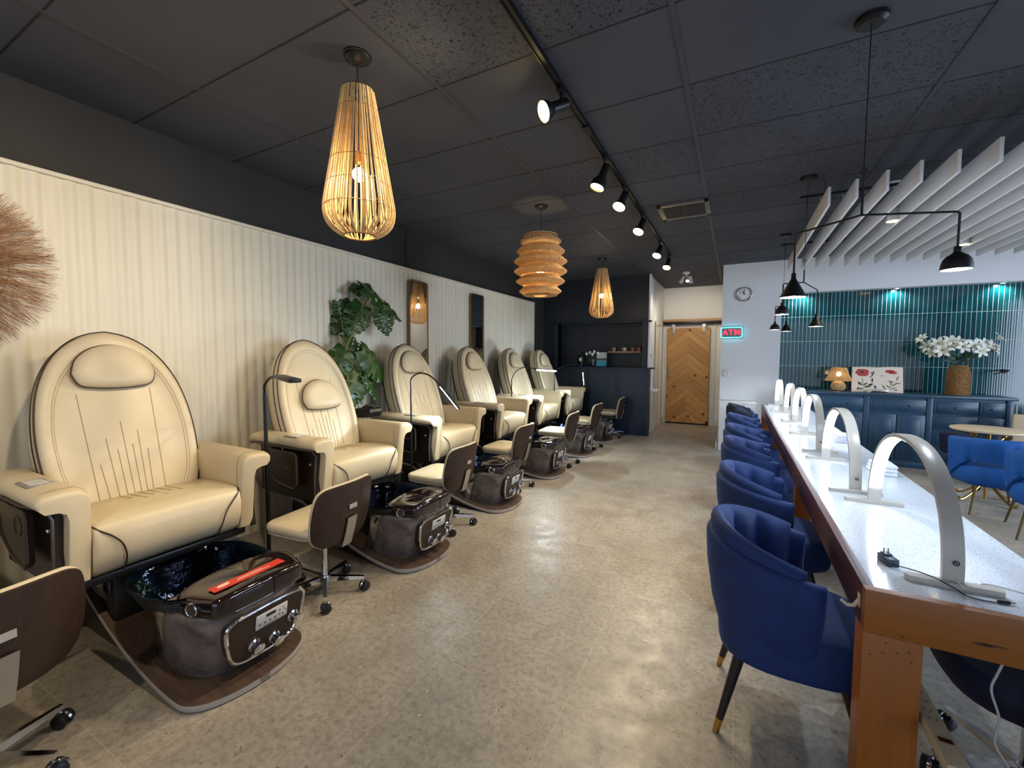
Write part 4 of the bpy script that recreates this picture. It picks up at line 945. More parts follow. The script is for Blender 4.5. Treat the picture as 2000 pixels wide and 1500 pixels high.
LV = [((-3.1, 3.03, 2.085), (-3.05, 2.76, 2.05), .085, (1, .1, .6)), ((-3.02, 2.86, 2.06), (-2.96, 3.30, 1.86), .13, (1, -.1, .9)), ((-2.97, 3.04, 1.90), (-2.95, 3.10, 1.66), .11, (1, -.3, .2)),
      ((-3.15, 2.83, 1.92), (-3.12, 2.62, 1.67), .105, (1, -.5, .3)), ((-3.05, 2.87, 1.90), (-3.0, 2.68, 1.66), .125, (1, -.2, .4)), ((-3.08, 2.68, 1.63), (-3.02, 2.93, 1.45), .075, (1, -.2, .8)),
      ((-3.02, 2.64, 1.49), (-2.98, 2.46, 1.26), .12, (1, -.5, .3)), ((-2.97, 2.78, 1.49), (-2.93, 3.05, 1.21), .12, (1, -.1, .4)), ((-3.02, 2.76, 1.30), (-2.95, 2.60, 1.02), .14, (1, -.2, .5)),
      ((-2.97, 2.80, 1.25), (-2.93, 2.95, 1.02), .05, (1, -.2, .5)), ((-3.05, 2.74, 1.14), (-3.02, 2.66, .93), .06, (1, -.3, .3)), ((-3.06, 2.92, 1.30), (-3.04, 2.97, 1.18), .055, (1, 0, .3)), ((-3.14, 2.66, 1.92), (-3.12, 2.70, 1.75), .06, (1, -.4, .2))]
off = Vector((-3.10, 2.86, 0)); cane = [Vector((0, 0, 1.45))+(Vector(p_)-Vector((0, 0, 1.45)))*(3.24/3.08)-off if p_[2] > .8 else Vector(p_)-off for p_ in ((-3.16, 3.0, .28), (-3.20, 2.96, .75), (-3.08, 2.73, 1.05), (-3.08, 2.70, 1.25), (-3.08, 2.68, 1.46), (-3.08, 2.75, 1.62), (-3.07, 2.85, 1.71), (-3.06, 2.98, 1.76))]
mb = MB(); mb.tube(bez(cane, 6), [.014]*20+[.012]*15+[.007]*8, 8)
roots = [6, 7, 7, 6, 6, 5, 4, 4, 3, 3, 2, 4, 5]
for i, (b_, t_, w_, nr) in enumerate(LV):
    bb_ = mon_leaf(b_, t_, w_, .25, i*3+1, nr); r0 = cane[max(1, roots[i]-1)]; mid = (r0+bb_)/2+Vector((.01, 0, .03+.02*(i % 3)))
    mb.tube(bez([r0, mid, bb_], 6), .0042, 6)
mb.build('stems', stem, pl)
tr = thing('side_trolley', 'small dark tray trolley standing behind the plant between chairs', 'trolley', (-2.99, 2.86, 0))
def hexa(r1, r2, z): return [(r1*math.cos(a), r2*math.sin(a), z) for a in [PI/3*i+PI/6 for i in range(6)]]
MB().loft([hexa(.10, .12, .885), hexa(.115, .155, .93), hexa(.10, .13, .955), hexa(.05, .06, .965)]).build('tray', blackplastic, tr)
MB().tube([(-.02, -.05, .96), (0, -.02, .985), (.02, .04, .975)], .012, 8).tube([(.03, .02, .96), (.05, .08, .97)], .010, 8).build('tool_holder', blackmetal, tr)
MB().tube([(0, 0, .03), (0, 0, .89)], .018, 12).lathe([(.09, 0), (.09, .02), (.04, .035), (.001, .036)], 24).build('stand', silver, tr)
MB().lathe([(.045, .80), (.055, .885), (.052, .885), (.043, .805), (.001, .80)], 20).build('jar', glassclear, tr)

# ================================================================== MANICURE TABLE
tb = thing('manicure_table', 'long timber-framed manicure table with white quartz top', 'table', (0, 0, 0))
X0, X1, Y0, Y1 = .366, .905, 1.59, 7.17
MB().box(X0+.028, X1, Y0+.028, Y1, .735, .757).build('quartz_top', quartz, tb)
MB().box(X0, X0+.028, Y0+.028, Y1, .629, .76, r=.002).build('left_rail', piney, tb)
MB().box(X1-.028, X1-.002, Y0+.028, Y1, .62, .7349, r=.002).build('right_rail', piney, tb)
MB().box(X0, X1, Y0-.003, Y0+.028, .629, .7605, r=.002).build('end_rail', pinex, tb)
kmat = mat('knot_brown', '#5a2f10', .6)
for (x, z, a_, b_) in ((.62, .672, .022, .004), (.64, .676, .03, .003), (.455, .642, .004, .003)): MB().lathe([(.001, .0), (1, .0)], 14, M=T(x, Y0-.0036, z) @ rot('X', PI/2) @ Matrix.Diagonal((a_, b_, 1, 1)), cap=False).build('knot', kmat, tb)
for (x, z) in ((.415, .577), (.447, .587), (.472, .597), (.478, .570), (.385, .563), (.42, .61)): MB().lathe([(.001, .0), (1, .0)], 12, M=T(x, Y0-.0006, z) @ rot('X', PI/2) @ Matrix.Diagonal((.0035, .0022, 1, 1)), cap=False).build('knot', kmat, tb)
def leg(x0, x1, y0, y1): MB().box(x0, x1, y0, y1, 0, .628, r=.002).build('leg', pinez, tb)
leg(X0, X0+.137, Y0, Y0+.09); leg(X1-.137, X1, Y0, Y0+.09)
for y in (3.45, 5.3): leg(X0+.03, X0+.12, y, y+.09); leg(X1-.12, X1-.03, y, y+.09)
leg(X0+.002, X0+.12, Y1-.1, Y1); leg(X1-.12, X1, Y1-.1, Y1)
for y in (1.65, 3.4, 5.3, 7.0): MB().box(X0+.03, X1-.03, y, y+.04, .66, .735).build('crossbar', piney, tb)
hk = thing('wall_hook', 'cream plastic bag hook on the side of the manicure table', 'hook', (X0, 1.64, .70))
MB().box(-.004, 0, -.012, .012, -.02, .02, r=.002).tube([(-.002, 0, .0), (-.014, 0, -.022), (-.03, 0, -.024), (-.046, 0, -.012)], [.006, .006, .0055, .005], 8).build('hook_arm', mat('cream_plastic', '#cdbd9a', .4), hk)

# ---- arch lamps
def arch(yn, yf, x, lb, tw=0):
    yc = (yn+yf)/2; hs = (yf-yn)/2; o = thing('arch_lamp', lb, 'arch lamp', (x, yc, .757), tw, group='white arch lamps along the manicure table')
    hh = .375; n_ = 40; W2 = .025; th = .016
    rings = []; inner = []
    for i in range(n_+1):
        a = PI*i/n_; k_ = 2/2.25
        y_ = -hs*math.copysign(abs(math.cos(a))**k_, math.cos(a)); z_ = .018+hh*abs(math.sin(a))**(k_*1.0)
        yi = y_*(1-th/hs); zi = .018+(hh-th)*abs(math.sin(a))**k_ if 0 < i < n_ else .018
        rings.append([(-W2, y_, z_-.002), (-W2+.004, y_, z_), (W2-.004, y_, z_), (W2, y_, z_-.002), (W2, yi, zi), (-W2, yi, zi)])
        inner.append([(-W2+.004, yi*.9965, zi-.001), (W2-.004, yi*.9965, zi-.001), (W2-.004, yi*.991, zi-.003), (-W2+.004, yi*.991, zi-.003)])
    MB().loft(rings).build('arch_body', lampwhite, o, 40)
    MB().loft(inner[2:-2]).build('light_strip', led, o, 40)
    for q in (-1, 1):
        po = [(-.10, .018), (-.085, -.018), (.085, -.018), (.10, .018), (.095, .024), (-.095, .024)]
        po = [(-.105, -.016), (.105, -.016), (.112, .0), (.105, .016), (-.105, .016), (-.112, 0)]
        MB().prism([(a, q*hs+b_) for a, b_ in po], 2, 0, .018).build('foot', lampwhite, o)
    bt = MB().lathe([(.001, .0), (.008, .0)], 16, M=T(.004, -hs-.0022, .075) @ rot('X', PI/2), cap=False).build('touch_button', blackplastic, o)
    MB().tube([(.004+.004*math.cos(t_), -hs-.003, .075+.004*math.sin(t_)) for t_ in [2*PI*i/12 for i in range(12)]], .0007, 5, True).build('button_mark', keypad, bt)
    return o
AL = [(1.735, 2.57, .605, 'white lit arch lamp nearest the camera, with the loose power plug beside it', 0), (2.715, 3.53, .565, 'white lit arch lamp second from the camera on the table', .0), (3.78, 4.585, .572, 'white lit arch lamp third along the table', 0),
      (4.68, 5.42, .585, 'white lit arch lamp overlapping behind the third one', .0), (5.50, 6.23, .58, 'white lit arch lamp second from the far end of the table', 0), (6.42, 7.10, .545, 'white lit arch lamp at the far end of the table', 0)]
for yn, yf, x, lb, tw in AL: arch(yn, yf, x, lb, tw)
pa = thing('power_adapter', 'dark blue-grey power adapter with two upright prongs on the table', 'power adapter', (.478, 1.835, .757), .25)
ad = mat('adapter_grey', '#2e3d49', .35)
MB().box(-.017, .017, -.030, .030, 0, .026, r=.003).box(-.012, .012, -.002, .024, .026, .032, r=.002).build('body', ad, pa)
pr = MB()
for s_ in (-.0065, .0065): pr.box(s_-.0008, s_+.0008, .009, .015, .032, .048)
pr.build('prong', silver, pa)
c1 = tag(MB().tube(bez([(.482, 1.803, .768), (.505, 1.782, .773), (.535, 1.752, .7785), (.565, 1.722, .779), (.595, 1.697, .770), (.62, 1.675, .7615), (.665, 1.675, .760), (.688, 1.68, .7605)], 8), .0018, 6).build('adapter_cord', blackplastic), 'thin black cord from the power adapter ending in a jack plug', 'cord')
MB().tube([(.680, 1.679, .7625), (.705, 1.686, .7625)], .0048, 10).build('jack_plug', blackplastic, c1)
MB().tube([(.705, 1.686, .7625), (.718, 1.689, .7625)], .0028, 8).build('jack_tip', silver, c1)
tag(MB().tube(bez([(.610, 1.731, .783), (.622, 1.715, .770), (.645, 1.735, .7615), (.69, 1.80, .7595), (.74, 1.80, .7595), (.80, 1.78, .7595), (.88, 1.83, .7595), (.925, 1.84, .762), (.935, 1.84, .72), (.93, 1.83, .55)], 8), .0022, 6).build('lamp_cord', keypad), 'grey lamp cord curling across the right of the table end', 'cord')
tag(MB().tube(bez([(.725, 1.70, .64), (.714, 1.74, .52), (.708, 1.75, .46), (.728, 1.75, .38), (.724, 1.75, .30), (.756, 1.75, .236), (.80, 1.76, .12), (.84, 1.80, .02)], 8), .0032, 6).build('hanging_cable', offwhite), 'white cable hanging down under the near end of the table', 'cable')
for x, y, z, lb in ((.80, 3.28, .757, 'white folded towel on the table beside the second arch lamp'), (.80, 4.36, .757, 'white folded towel on the table beside the third arch lamp')):
    o = thing('folded_towel', lb, 'towel', (x, y, z)); tw_ = varied('towel_white_%d' % int(y*10), '#dfe2e8', '#d2d5dc', 40, .9, .4, 200)
    mb = MB()
    for k_ in range(3): mb.box(-.055+.004*k_, .055, -.09, .09-.006*k_, .022*k_, .022*(k_+1), r=.009, seg=3)
    mb.build('cloth', tw_, o)
ps = thing('power_strip', 'cream power strip fixed inside the near table leg', 'power strip', (.510, 1.69, .40))
Ms = Matrix.Identity(4)
MB().box(0, .05, -.26, .13, -.018, .018, r=.006, M=T(.0, 0, 0)).build('housing', mat('strip_cream', '#b8ab8e', .45), ps)
sl = MB()
for k_ in range(6):
    y_ = .095-.038*k_
    for dx in (.016, .032): sl.box(dx-.0012, dx+.0012, y_-.004, y_+.004, .0175, .0188)
    sl.lathe([(.001, 0), (.0022, 0)], 8, M=T(.024, y_-.011, .0186), cap=False)
sl.build('socket_slots', ink, ps)
MB().box(.01, .04, -.18, -.165, .0175, .0195).build('switch', mat('switch_red', '#4a1414', .4), ps)

# ================================================================== BLUE VELVET CHAIRS (face +X, back at -X)
def seg_shell(R0, R1, a0, a1, ztop, zbot, th, n_=44, rough=0, ribs=0, oribs=0, name='', taper=.8, flare=0):
    """barrel shell around the -X side, angle measured from -X; rounded rim"""
    rings = []
    for i in range(n_+1):
        a = a0+(a1-a0)*i/n_; k_ = abs(a); zt = ztop(a); zb = zbot(a); c_ = -math.cos(a); s_ = math.sin(a)
        endk = min(1, (min(a-a0, a1-a)+.02)/.12)**.5
        rip = ribs*(abs(math.sin(a*5.5)) if ribs else 0); orp = -oribs*abs(math.sin(a*7)) if abs(a) < 1.2 else 0
        def P_(off, z, rp=0):
            f_ = (z-zb)/max(zt-zb, .01); tp = taper+(1-taper)*min(1, f_*1.3)**.6
            rx = (R0+off-rp)*tp+flare*f_*0; ry = (R1+off-rp)*tp
            return (c_*rx, s_*ry, z)
        t2 = th*endk/2; m_ = -th/2
        ring = [P_(m_+t2, zb, orp), P_(m_+t2, zb+(zt-zb)*.35, orp), P_(m_+t2, zb+(zt-zb)*.7, orp), P_(m_+t2*1.05, zt-.03*endk), P_(m_+t2*.8, zt-.010*endk), P_(m_, zt), P_(m_-t2*.8, zt-.012*endk), P_(m_-t2, zt-.035, rip*.6), P_(m_-t2, zt-.08, rip), P_(m_-t2, zb+(zt-zb)*.45, rip), P_(m_-t2, zb)]
        rings.append(ring)
    return MB().loft(rings)
def tub_chair(loc, rz, lb, group, m_=velvet):
    o = thing('velvet_chair', lb, 'chair', loc, rz, group=group)
    # inner channelled back
    zt = lambda a: .815-.10*(abs(a)/1.75)**1.6
    seg_shell(.272, .265, -1.72, 1.72, zt, lambda a: .42, .048, 96, ribs=.030, taper=.90).build('channelled_back', m_, o, 50)
    # outer wrap, lower and longer
    zo = lambda a: .757-.075*(abs(a)/1.9)**1.5
    seg_shell(.287, .283, -1.92, 1.92, zo, lambda a: .30+.03*(abs(a)/1.9), .050, 56, taper=.76).build('outer_wrap', m_, o, 70)
    MB().tube([(-math.cos(a)*.247, math.sin(a)*.240, zt(a)-.003) for a in [-1.68+3.36*i/40 for i in range(41)]], .0022, 5).build('rim_seam', m_, o)
    # seat
    so = [(.0+(.30 if math.cos(t_) > 0 else .235)*math.copysign(abs(math.cos(t_))**.75, math.cos(t_)), .235*math.copysign(abs(math.sin(t_))**.75, math.sin(t_))) for t_ in [2*PI*i/36 for i in range(36)]]
    def sr(k_, z, dx=0): return [(x*k_+dx, y*k_, z) for x, y in so]
    MB().loft([sr(.90, .30), sr(.97, .31), sr(.99, .34), sr(1.0, .42), sr(.98, .455), sr(.92, .472), sr(.5, .478), sr(.05, .478)]).build('seat', m_, o, 60)
    for x, y in ((-.15, -.16), (-.15, .16), (.17, -.17), (.17, .17)):
        ex, ey = x*1.42, y*1.22
        lg = MB().tube([(x, y, .32), (ex, ey, .055)], [.021, .0135], 14).build('leg', woodleg, o)
        MB().tube([(ex+(x-ex)*.0, ey, .056), (ex+(ex-x)*.2, ey+(ey-y)*.2, .0)], [.0142, .0115], 14).build('ferrule', gold, lg)
    return o
G = 'blue velvet chairs tucked under the manicure table'
cp = tub_chair((.205, 1.965, 0), 0, 'blue velvet channel-back chair nearest the camera at the manicure table', G)
LBL = ['blue velvet chair directly behind the nearest one at the table', 'blue velvet chair third from the camera at the table', 'blue velvet chair fourth from the camera at the table', 'blue velvet chair second from the far end of the table', 'blue velvet chair at the far end holding dark clothing on its back']
for y, lb, rz in zip((2.885, 3.86, 4.60, 5.47, 6.36), LBL, (0, .05, 0, 0, 0)): dup(cp, (.21, y, 0), rz, lb)
ct = thing('draped_jacket', 'dark navy garment draped over the farthest velvet chair', 'jacket', (.21, 6.36, 0))
rr = random.Random(3); rings = []
for i in range(31):
    a = -1.6+3.2*i/30; z_ = .815-.10*(abs(a)/1.75)**1.6; j = lambda s_: rr.uniform(-s_, s_)
    c_, s_ = -math.cos(a), math.sin(a)
    rings.append([(c_*(.292+j(.006)), s_*(.285), z_-.12+j(.02)), (c_*(.288+j(.004)), s_*.282, z_-.03), (c_*.262, s_*.255, z_+.02+j(.008)), (c_*(.205+j(.01)), s_*.20, z_+.012+j(.006)), (c_*(.195), s_*.19, z_-.06+j(.02)), (c_*.205, s_*.20, z_-.055), (c_*.262, s_*.255, z_+.006), (c_*.282, s_*.275, z_-.12)])
MB().loft(rings).build('cloth', varied('dark_navy_cloth', '#16243e', '#0e1828', 20, .8, .6, 60), ct, 70)
# technician chairs on the right side (dark, rolling)
def tech_chair(loc, lb):
    o = thing('technician_chair', lb, 'chair', loc, PI, group='dark navy rolling chairs on the right of the table')
    so = [(.0+.24*math.copysign(abs(math.cos(t_))**.75, math.cos(t_)), .235*math.copysign(abs(math.sin(t_))**.75, math.sin(t_))) for t_ in [2*PI*i/32 for i in range(32)]]
    def sr(k_, z): return [(x*k_, y*k_, z) for x, y in so]
    MB().loft([sr(.75, .34), sr(.92, .35), sr(1, .38), sr(1, .44), sr(.95, .465), sr(.05, .47)]).build('seat', navyup, o, 60)
    seg_shell(.27, .265, -1.9, 1.9, lambda a: .62-.04*abs(a), lambda a: .36, .055, 44, taper=.88).build('backrest', navyup, o, 70)
    rolling_base(o, .26, chrome, .36, castblack, .027, .2, .085)
    return o
tc = tech_chair((.905, 1.99, 0), 'dark navy rolling chair under the right of the near table end')
pn = tag(MB().box(.60, .64, 2.45, 3.3, .08, .60, r=.004).build('cable_panel', mat('panel_grey', '#a9abb3', .5)), 'pale grey panel box under the manicure table', 'panel')

# ================================================================== CREDENZA AND ITS OBJECTS
cz = thing('credenza', 'long teal navy panelled credenza below the tiled wall', 'cabinet', (0, 7.35, 0))
MB().box(.86, 2.96, .02, .44, .06, .935).build('carcass', cabinetm, cz)
MB().box(.80, 3.02, -.02, .45, .935, .972, r=.006).build('top', cabinetm, cz)
MB().box(.84, 2.98, .0, .44, 0, .08, r=.004).build('plinth', cabinetm, cz)
xs = [.86, 1.60, 2.24, 2.96]
for x in xs: MB().box(x-.03, x+.03, -.0, .03, .07, .935, r=.004).build('stile', cabinetm, cz)
def drawer(x0, x1, z0, z1, knobs, kind='drawer', cz=cz):
    d_ = MB().box(x0, x1, .005, .03, z0, z1, r=.006)
    d_.box(x0+.03, x1-.03, -.002, .01, z0+.03, z1-.03, r=.003) if kind == 'drawer' else d_.box(x0+.05, x1-.05, .0, .008, z0+.06, z1-.06, r=.003)
    d_ = d_.build(kind, cabinetm, cz)
    for kx, kz in knobs: MB().lathe([(.001, .022), (.011, .02), (.013, .012), (.006, .006), (.006, 0)], 14, M=T(kx, .004, kz) @ rot('X', PI/2), cap=False).build('knob', cabinetm, d_)
for i in range(2):
    x0, x1 = xs[i]+.035, xs[i+1]-.035; m_ = (x0+x1)/2
    drawer(x0, x1, .735, .90, [(x0+.16, .82), (x1-.16, .82)])
    drawer(x0, m_-.005, .11, .70, [(m_-.05, .45)], 'door'); drawer(m_+.005, x1, .11, .70, [(m_+.05, .45)], 'door')
x0, x1 = xs[2]+.035, xs[3]-.035; m_ = x0+.42
for z0, z1 in ((.735, .90), (.53, .71), (.325, .505), (.11, .30)):
    drawer(x0, m_-.005, z0, z1, [((x0+m_)/2, (z0+z1)/2)]); drawer(m_+.005, x1, z0, z1, [((x1+m_)/2, (z0+z1)/2)])
zt = .972
lp = thing('wicker_lamp', 'small lit wicker table lamp on the left of the credenza', 'table lamp', (1.315, 7.55, zt))
MB().lathe([(.05, 0), (.075, .015), (.092, .05), (.088, .09), (.065, .125), (.03, .14), (.001, .14)], 32).build('base', rattanW, lp)
sh = MB()
for k_ in range(60):
    a = 2*PI*k_/60; sh.tube([(r_*math.cos(a), r_*math.sin(a), z_) for r_, z_ in ((.088, .33), (.10, .28), (.125, .21), (.158, .148))], .0040, 4)
for r_, z_ in ((.088, .33), (.105, .265), (.13, .20), (.158, .148)): sh.tube([(r_*math.cos(a), r_*math.sin(a), z_) for a in [2*PI*i/36 for i in range(36)]], .0032, 5, True)
sh.build('wicker_shade', rattan, lp)
MB().ball((0, 0, .24), .032, 8).build('bulb', bulbw, lp); light('bulb_light', 'POINT', (0, 0, .24), 6, (1, .70, .34), .033, parent=lp)
bk = thing('open_book', 'open book on a stand showing red poppy prints on the credenza', 'book', (1.74, 7.52, zt))
page = mat('page_cream', '#e6d6c4', .7); Mb = rot('X', -.14)
pg = MB(); pg.prism([(0, .345), (.15, .352), (.27, .350), (.275, .0), (.15, .004), (0, .0)], 1, -.004, .012, M=Mb).build('right_page', page, bk)
MB().prism([(0, .345), (-.13, .350), (-.27, .346), (-.275, .0), (-.13, .003), (0, .0)], 1, -.004, .012, M=Mb).build('left_page', page, bk)
MB().box(-.28, .28, .013, .022, 0, .345, M=Mb).build('cover', mat('book_cover', '#7a3f34', .6), bk)
poppy = mat('print_red', '#b5433c', .7); grn = mat('print_green', '#4d5a3c', .7); dk = mat('print_dark', '#2f3136', .7)
def flat(pts, name, m_, y_=-.006, par=bk):
    mb = MB()
    for q in pts: mb.prism(q, 1, y_, y_+.0015, M=Mb)
    return mb.build(name, m_, par)
def blob(cx, cz_, rx, rz_, seed, n_=22, j=.15):
    r_ = random.Random(seed); return [(cx+rx*(1+r_.uniform(-j, j))*math.cos(2*PI*i/n_), cz_+rz_*(1+r_.uniform(-j, j))*math.sin(2*PI*i/n_)) for i in range(n_)]
def lf(x, z, a, L, w_): 
    c_, s_ = math.cos(a), math.sin(a); return [(x+c_*t_*L-s_*h_*w_, z+s_*t_*L+c_*h_*w_) for t_, h_ in ((0, 0), (.3, .8), (.6, 1), (1, 0), (.6, -1), (.3, -.8))]
flat([blob(-.16, .27, .075, .055, 1)], 'poppy_print', poppy); flat([blob(-.165, .28, .022, .014, 2)], 'poppy_heart', dk, -.0066)
flat([blob(.135, .292, .05, .022, 3), blob(.165, .275, .045, .022, 7)], 'poppy_print', poppy)
L1 = [lf(-.16, .21, -1.5, .12, .003), lf(-.155, .09, 2.4, .08, .014), lf(-.155, .09, .6, .07, .013), lf(-.155, .10, 2.9, .06, .010), lf(-.15, .07, .1, .09, .014), lf(-.22, .03, .3, .09, .010), lf(-.22, .03, 1.0, .05, .010)]
flat(L1, 'leaf_print', grn)
R1 = [lf(.14, .03, 1.5, .12, .002)]+[lf(.14+.01*k_, .04+.02*k_, (.5, 2.5, .9, 2.2, .2, 2.8, 1.2)[k_], .08, .006) for k_ in range(7)]+[lf(.05, .11, -1.0, .09, .007), lf(.17, .03, .3, .06, .006)]
flat(R1, 'leaf_print', grn)
for q_ in [lf(-.03, .30, -1.9, .09, .008), lf(-.04, .24, -2.4, .06, .006), lf(-.05, .20, -1.6, .07, .010), lf(-.04, .12, -2.6, .07, .016), lf(-.03, .10, -1.2, .06, .012), lf(.04, .23, 0, .02, .008), lf(-.07, .25, 1.0, .04, .006)]: flat([q_], 'sprig_print', dk)
MB().box(-.11, .11, -.05, .03, 0, .022, r=.004).box(-.11, .11, -.05, -.035, .0, .04, r=.004).build('book_stand', silver, bk)
bw = thing('small_bowl', 'tiny cream bowl in front of the open book', 'bowl', (1.62, 7.41, zt)); MB().lathe([(.02, 0), (.04, .02), (.045, .035), (.04, .034), (.02, .012), (.001, .01)], 20).build('bowl', creamp, bw)
vs_ = thing('wicker_vase', 'ribbed wicker vase on the right of the credenza', 'vase', (2.555, 7.56, zt))
wk = varied('wicker_brown', '#a77b4b', '#7d5530', 40, .7, .3, 120)
mb = MB(); 
for k_ in range(27):
    z_ = .008+k_*.0142; f_ = k_/26; r_ = .100+.012*math.sin(min(f_*3, PI/2))*0+(.012 if f_ < .3 else .012-.0*(f_)) - .035*max(0, (f_-.62)/.38)**2.2
    mb.tube([(r_*math.cos(a), r_*math.sin(a), z_) for a in [2*PI*i/32 for i in range(32)]], .0066, 6, True)
mb.build('wicker_body', wk, vs_); MB().lathe([(.095, .004), (.102, .12), (.100, .26), (.066, .375), (.064, .375), (.09, .26), (.09, .02), (.001, .015)], 28).build('liner', mat('liner_brown', '#4a2f1a', .8), vs_)
fl = thing('lily_bouquet', 'bouquet of white artificial lilies standing in the wicker vase', 'flowers', (2.555, 7.56, zt+.02))
lily = mat('lily_white', '#e9e6d8', .5); rr = random.Random(12)
def lilyf(c, d, s_):
    M = align(c, d); o = thing_child('lily', fl)
    mb = MB()
    for k_ in range(6):
        a = 2*PI*k_/6+.2; rg = []
        for t_, h_, w_ in ((.05, .0, .006), (.3, .035, .020), (.6, .052, .024), (.85, .050, .013), (1.0, .040, .001)):
            x_ = t_*.105; rg.append([(math.cos(a)*x_*s_-math.sin(a)*q*w_*s_, math.sin(a)*x_*s_+math.cos(a)*q*w_*s_, (h_-abs(q)*.004)*s_) for q in (-1, 0, 1)])
        mb.loft(rg, False, M=M, close=False)
    mb.build('petals', lily, o, 80)
    sm = MB()
    for k_ in range(4): a = k_*1.6; sm.tube([(0, 0, 0), (math.cos(a)*.012*s_, math.sin(a)*.012*s_, .05*s_)], .0018*s_, 4, M=M)
    sm.build('stamens', gold if 0 else mat('stamen', '#a8852c', .6) if 'stamen' not in MATS else MATS['stamen'], o)
heads_ = [(-.33, .10, .70, (-.8, -.4, .6), 1.0), (-.30, 0, .60, (-.8, -.6, .2), 1.1), (-.23, -.05, .64, (-.3, -1, .3), 1.1), (-.20, -.1, .56, (-.3, -1, -.1), 1.2), (-.26, .0, .53, (-.7, -.8, -.2), .9), (-.10, .0, .66, (0, -.8, .7), 1.15), (-.02, .05, .66, (.1, -.9, .5), 1.0), (.0, -.06, .60, (.1, -1, .1), 1.1), (.10, -.04, .61, (.2, -1, .3), 1.2), (.15, -.08, .55, (.3, -1, 0), 1.1), (.20, 0, .62, (.4, -.8, .5), 1.1), (.27, .02, .60, (.7, -.7, .4), 1.1), (.31, .0, .56, (.9, -.5, 0), 1.0), (.34, .02, .70, (.8, -.3, .7), 1.0), (-.12, -.02, .60, (-.1, -1, .3), 1.0)]
stm = MB(); lfm = MB()
for x_, y_, z_, d_, s_ in heads_:
    z_ -= .0; lilyf((x_, y_, z_), d_, s_*.82); stm.tube(bez([(0, 0, .05), (x_*.15, y_*.2, .36), (x_*.7, y_, z_-.09), (x_, y_, z_)], 5), .003, 5)
dgreen = mat('foliage_dark_green', '#26402b', .6)
for k_ in range(26):
    a = rr.uniform(-1, 1); z0 = rr.uniform(.38, .52); x1_ = a*rr.uniform(.12, .3); z1_ = rr.uniform(.38, .62)
    lfm.loft([[(a*.03, -.02, z0-.01), (a*.03, -.02, z0+.01)], [((a*.03+x1_)/2, -.05, (z0+z1_)/2-.018), ((a*.03+x1_)/2, -.05, (z0+z1_)/2+.018)], [(x1_, -.06, z1_), (x1_, -.06, z1_+.002)]], False, close=False)
stm.build('flower_stem', dgreen, fl); lfm.build('foliage', dgreen, fl, 80)
# wall fitting at the right
tp = thing('curtain_rod', 'thin pale vertical rod at the right end of the credenza', 'rod', (2.985, 7.29, .0)); MB().tube([(0, 0, .0), (0, 0, .90)], .008, 8).build('rod', silver, tp)
wt = thing('wall_tap', 'black wall tap on the tiles right of the lily vase', 'tap', (3.12, YW+.16, 1.28)); MB().tube(bez([(0, 0, 0), (0, -.10, .01), (-.10, -.16, -.01), (-.16, -.17, -.04)], 5), .010, 8).lathe([(.03, 0), (.03, .02)], 16, M=rot('X', PI/2)).build('spout', blackmetal, wt)

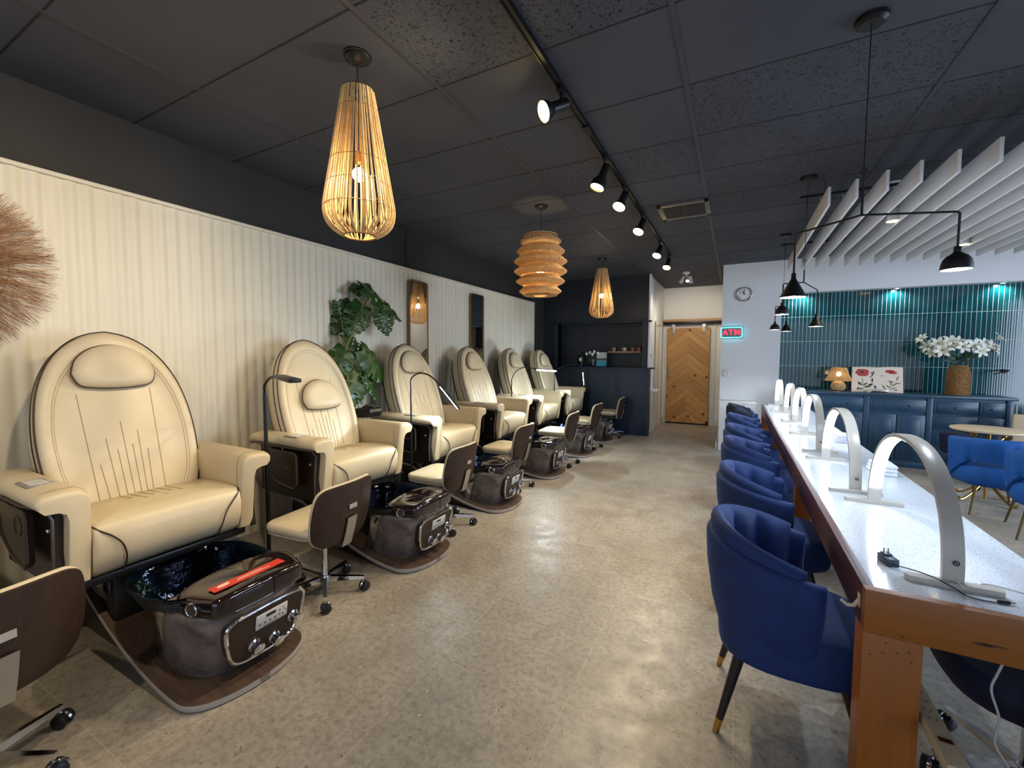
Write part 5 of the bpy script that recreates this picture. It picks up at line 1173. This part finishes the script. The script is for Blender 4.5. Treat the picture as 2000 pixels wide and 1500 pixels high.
# ================================================================== RIGHT SEATING CORNER
rt = thing('round_table', 'small round cream-topped table with gold scroll base', 'table', (2.29, 6.02, 0))
MB().lathe([(.001, .715), (.27, .715), (.285, .722), (.285, .738), (.27, .742), (.001, .742)], 48, cap=False).build('tabletop', mat('table_cream', '#d8c3a0', .35), rt)
MB().tube([(0, 0, .03), (0, 0, .715)], .014, 10).build('column', gold, rt)
for k_ in range(4):
    a = PI/2*k_+.5; c_, s_ = math.cos(a), math.sin(a)
    MB().tube([(c_*r_, s_*r_, z_) for r_, z_ in [(q.x, q.z) for q in bez([(.02, 0, .52), (.10, 0, .60), (.17, 0, .66), (.19, 0, .69), (.16, 0, .705), (.13, 0, .69), (.14, 0, .67)], 5)]], .009, 8).build('scroll', gold, rt)
    MB().tube([(c_*r_, s_*r_, z_) for r_, z_ in [(q.x, q.z) for q in bez([(.014, 0, .22), (.10, 0, .12), (.20, 0, .04), (.26, 0, .02), (.27, 0, .05)], 5)]], .010, 8).build('foot', gold, rt)
bronze = mat('aged_bronze', '#7d6a45', .3, 1)
def lounge(loc, rz, lb):
    o = thing('lounge_chair', lb, 'chair', loc, rz, group='bright blue lounge chairs at the round table')
    zt_ = lambda a: .715-.03*min(1, abs(a)/2.0)**2
    seg_shell(.30, .31, -1.95, 1.95, zt_, lambda a: .50-.22*max(0, (abs(a)-.95))/1.0*1.0 if abs(a) > .95 else .50, .055, 90, ribs=.010, oribs=.012, taper=.93).build('channelled_back', velvet2, o, 70)
    so = [(.02+.27*math.copysign(abs(math.cos(t_))**.75, math.cos(t_)), .27*math.copysign(abs(math.sin(t_))**.75, math.sin(t_))) for t_ in [2*PI*i/36 for i in range(36)]]
    def sr(k_, z): return [(x*k_, y*k_, z) for x, y in so]
    MB().loft([sr(.85, .26), sr(.95, .27), sr(1, .31), sr(1.0, .41), sr(.95, .445), sr(.5, .45), sr(.05, .45)]).build('seat', velvet2, o, 60)
    for x, y in ((-.20, -.2), (-.20, .2), (.2, -.2), (.2, .2)): MB().tube([(x, y, .27), (x*1.25, y*1.25, .0)], [.011, .008], 10).build('leg', bronze, o)
    return o
lc = lounge((2.20, 5.68, 0), PI*.52, 'bright blue velvet lounge chair in front of the round table')
dup(lc, (2.34, 5.02, 0), PI*.42, 'bright blue velvet lounge chair cut off by the right edge')
dup(tc, (2.42, 6.72, 0), .6, 'dark navy rolling chair behind the round table')
ar = thing('cream_armchair', 'cream upholstered chair back at the right edge behind the round table', 'chair', (3.02, 6.80, 0), -.2)
MB().box(-.22, .22, .12, .20, .36, .81, r=.02).build('backrest', beigeup, ar); MB().box(-.22, .22, -.22, .16, .36, .46, r=.03).build('seat', beigeup, ar)
for x, y in ((-.19, -.19), (.19, -.19), (-.19, .17), (.19, .17)): MB().tube([(x, y, .37), (x*1.05, y*1.05, 0)], [.015, .010], 8).build('leg', woodleg, ar)
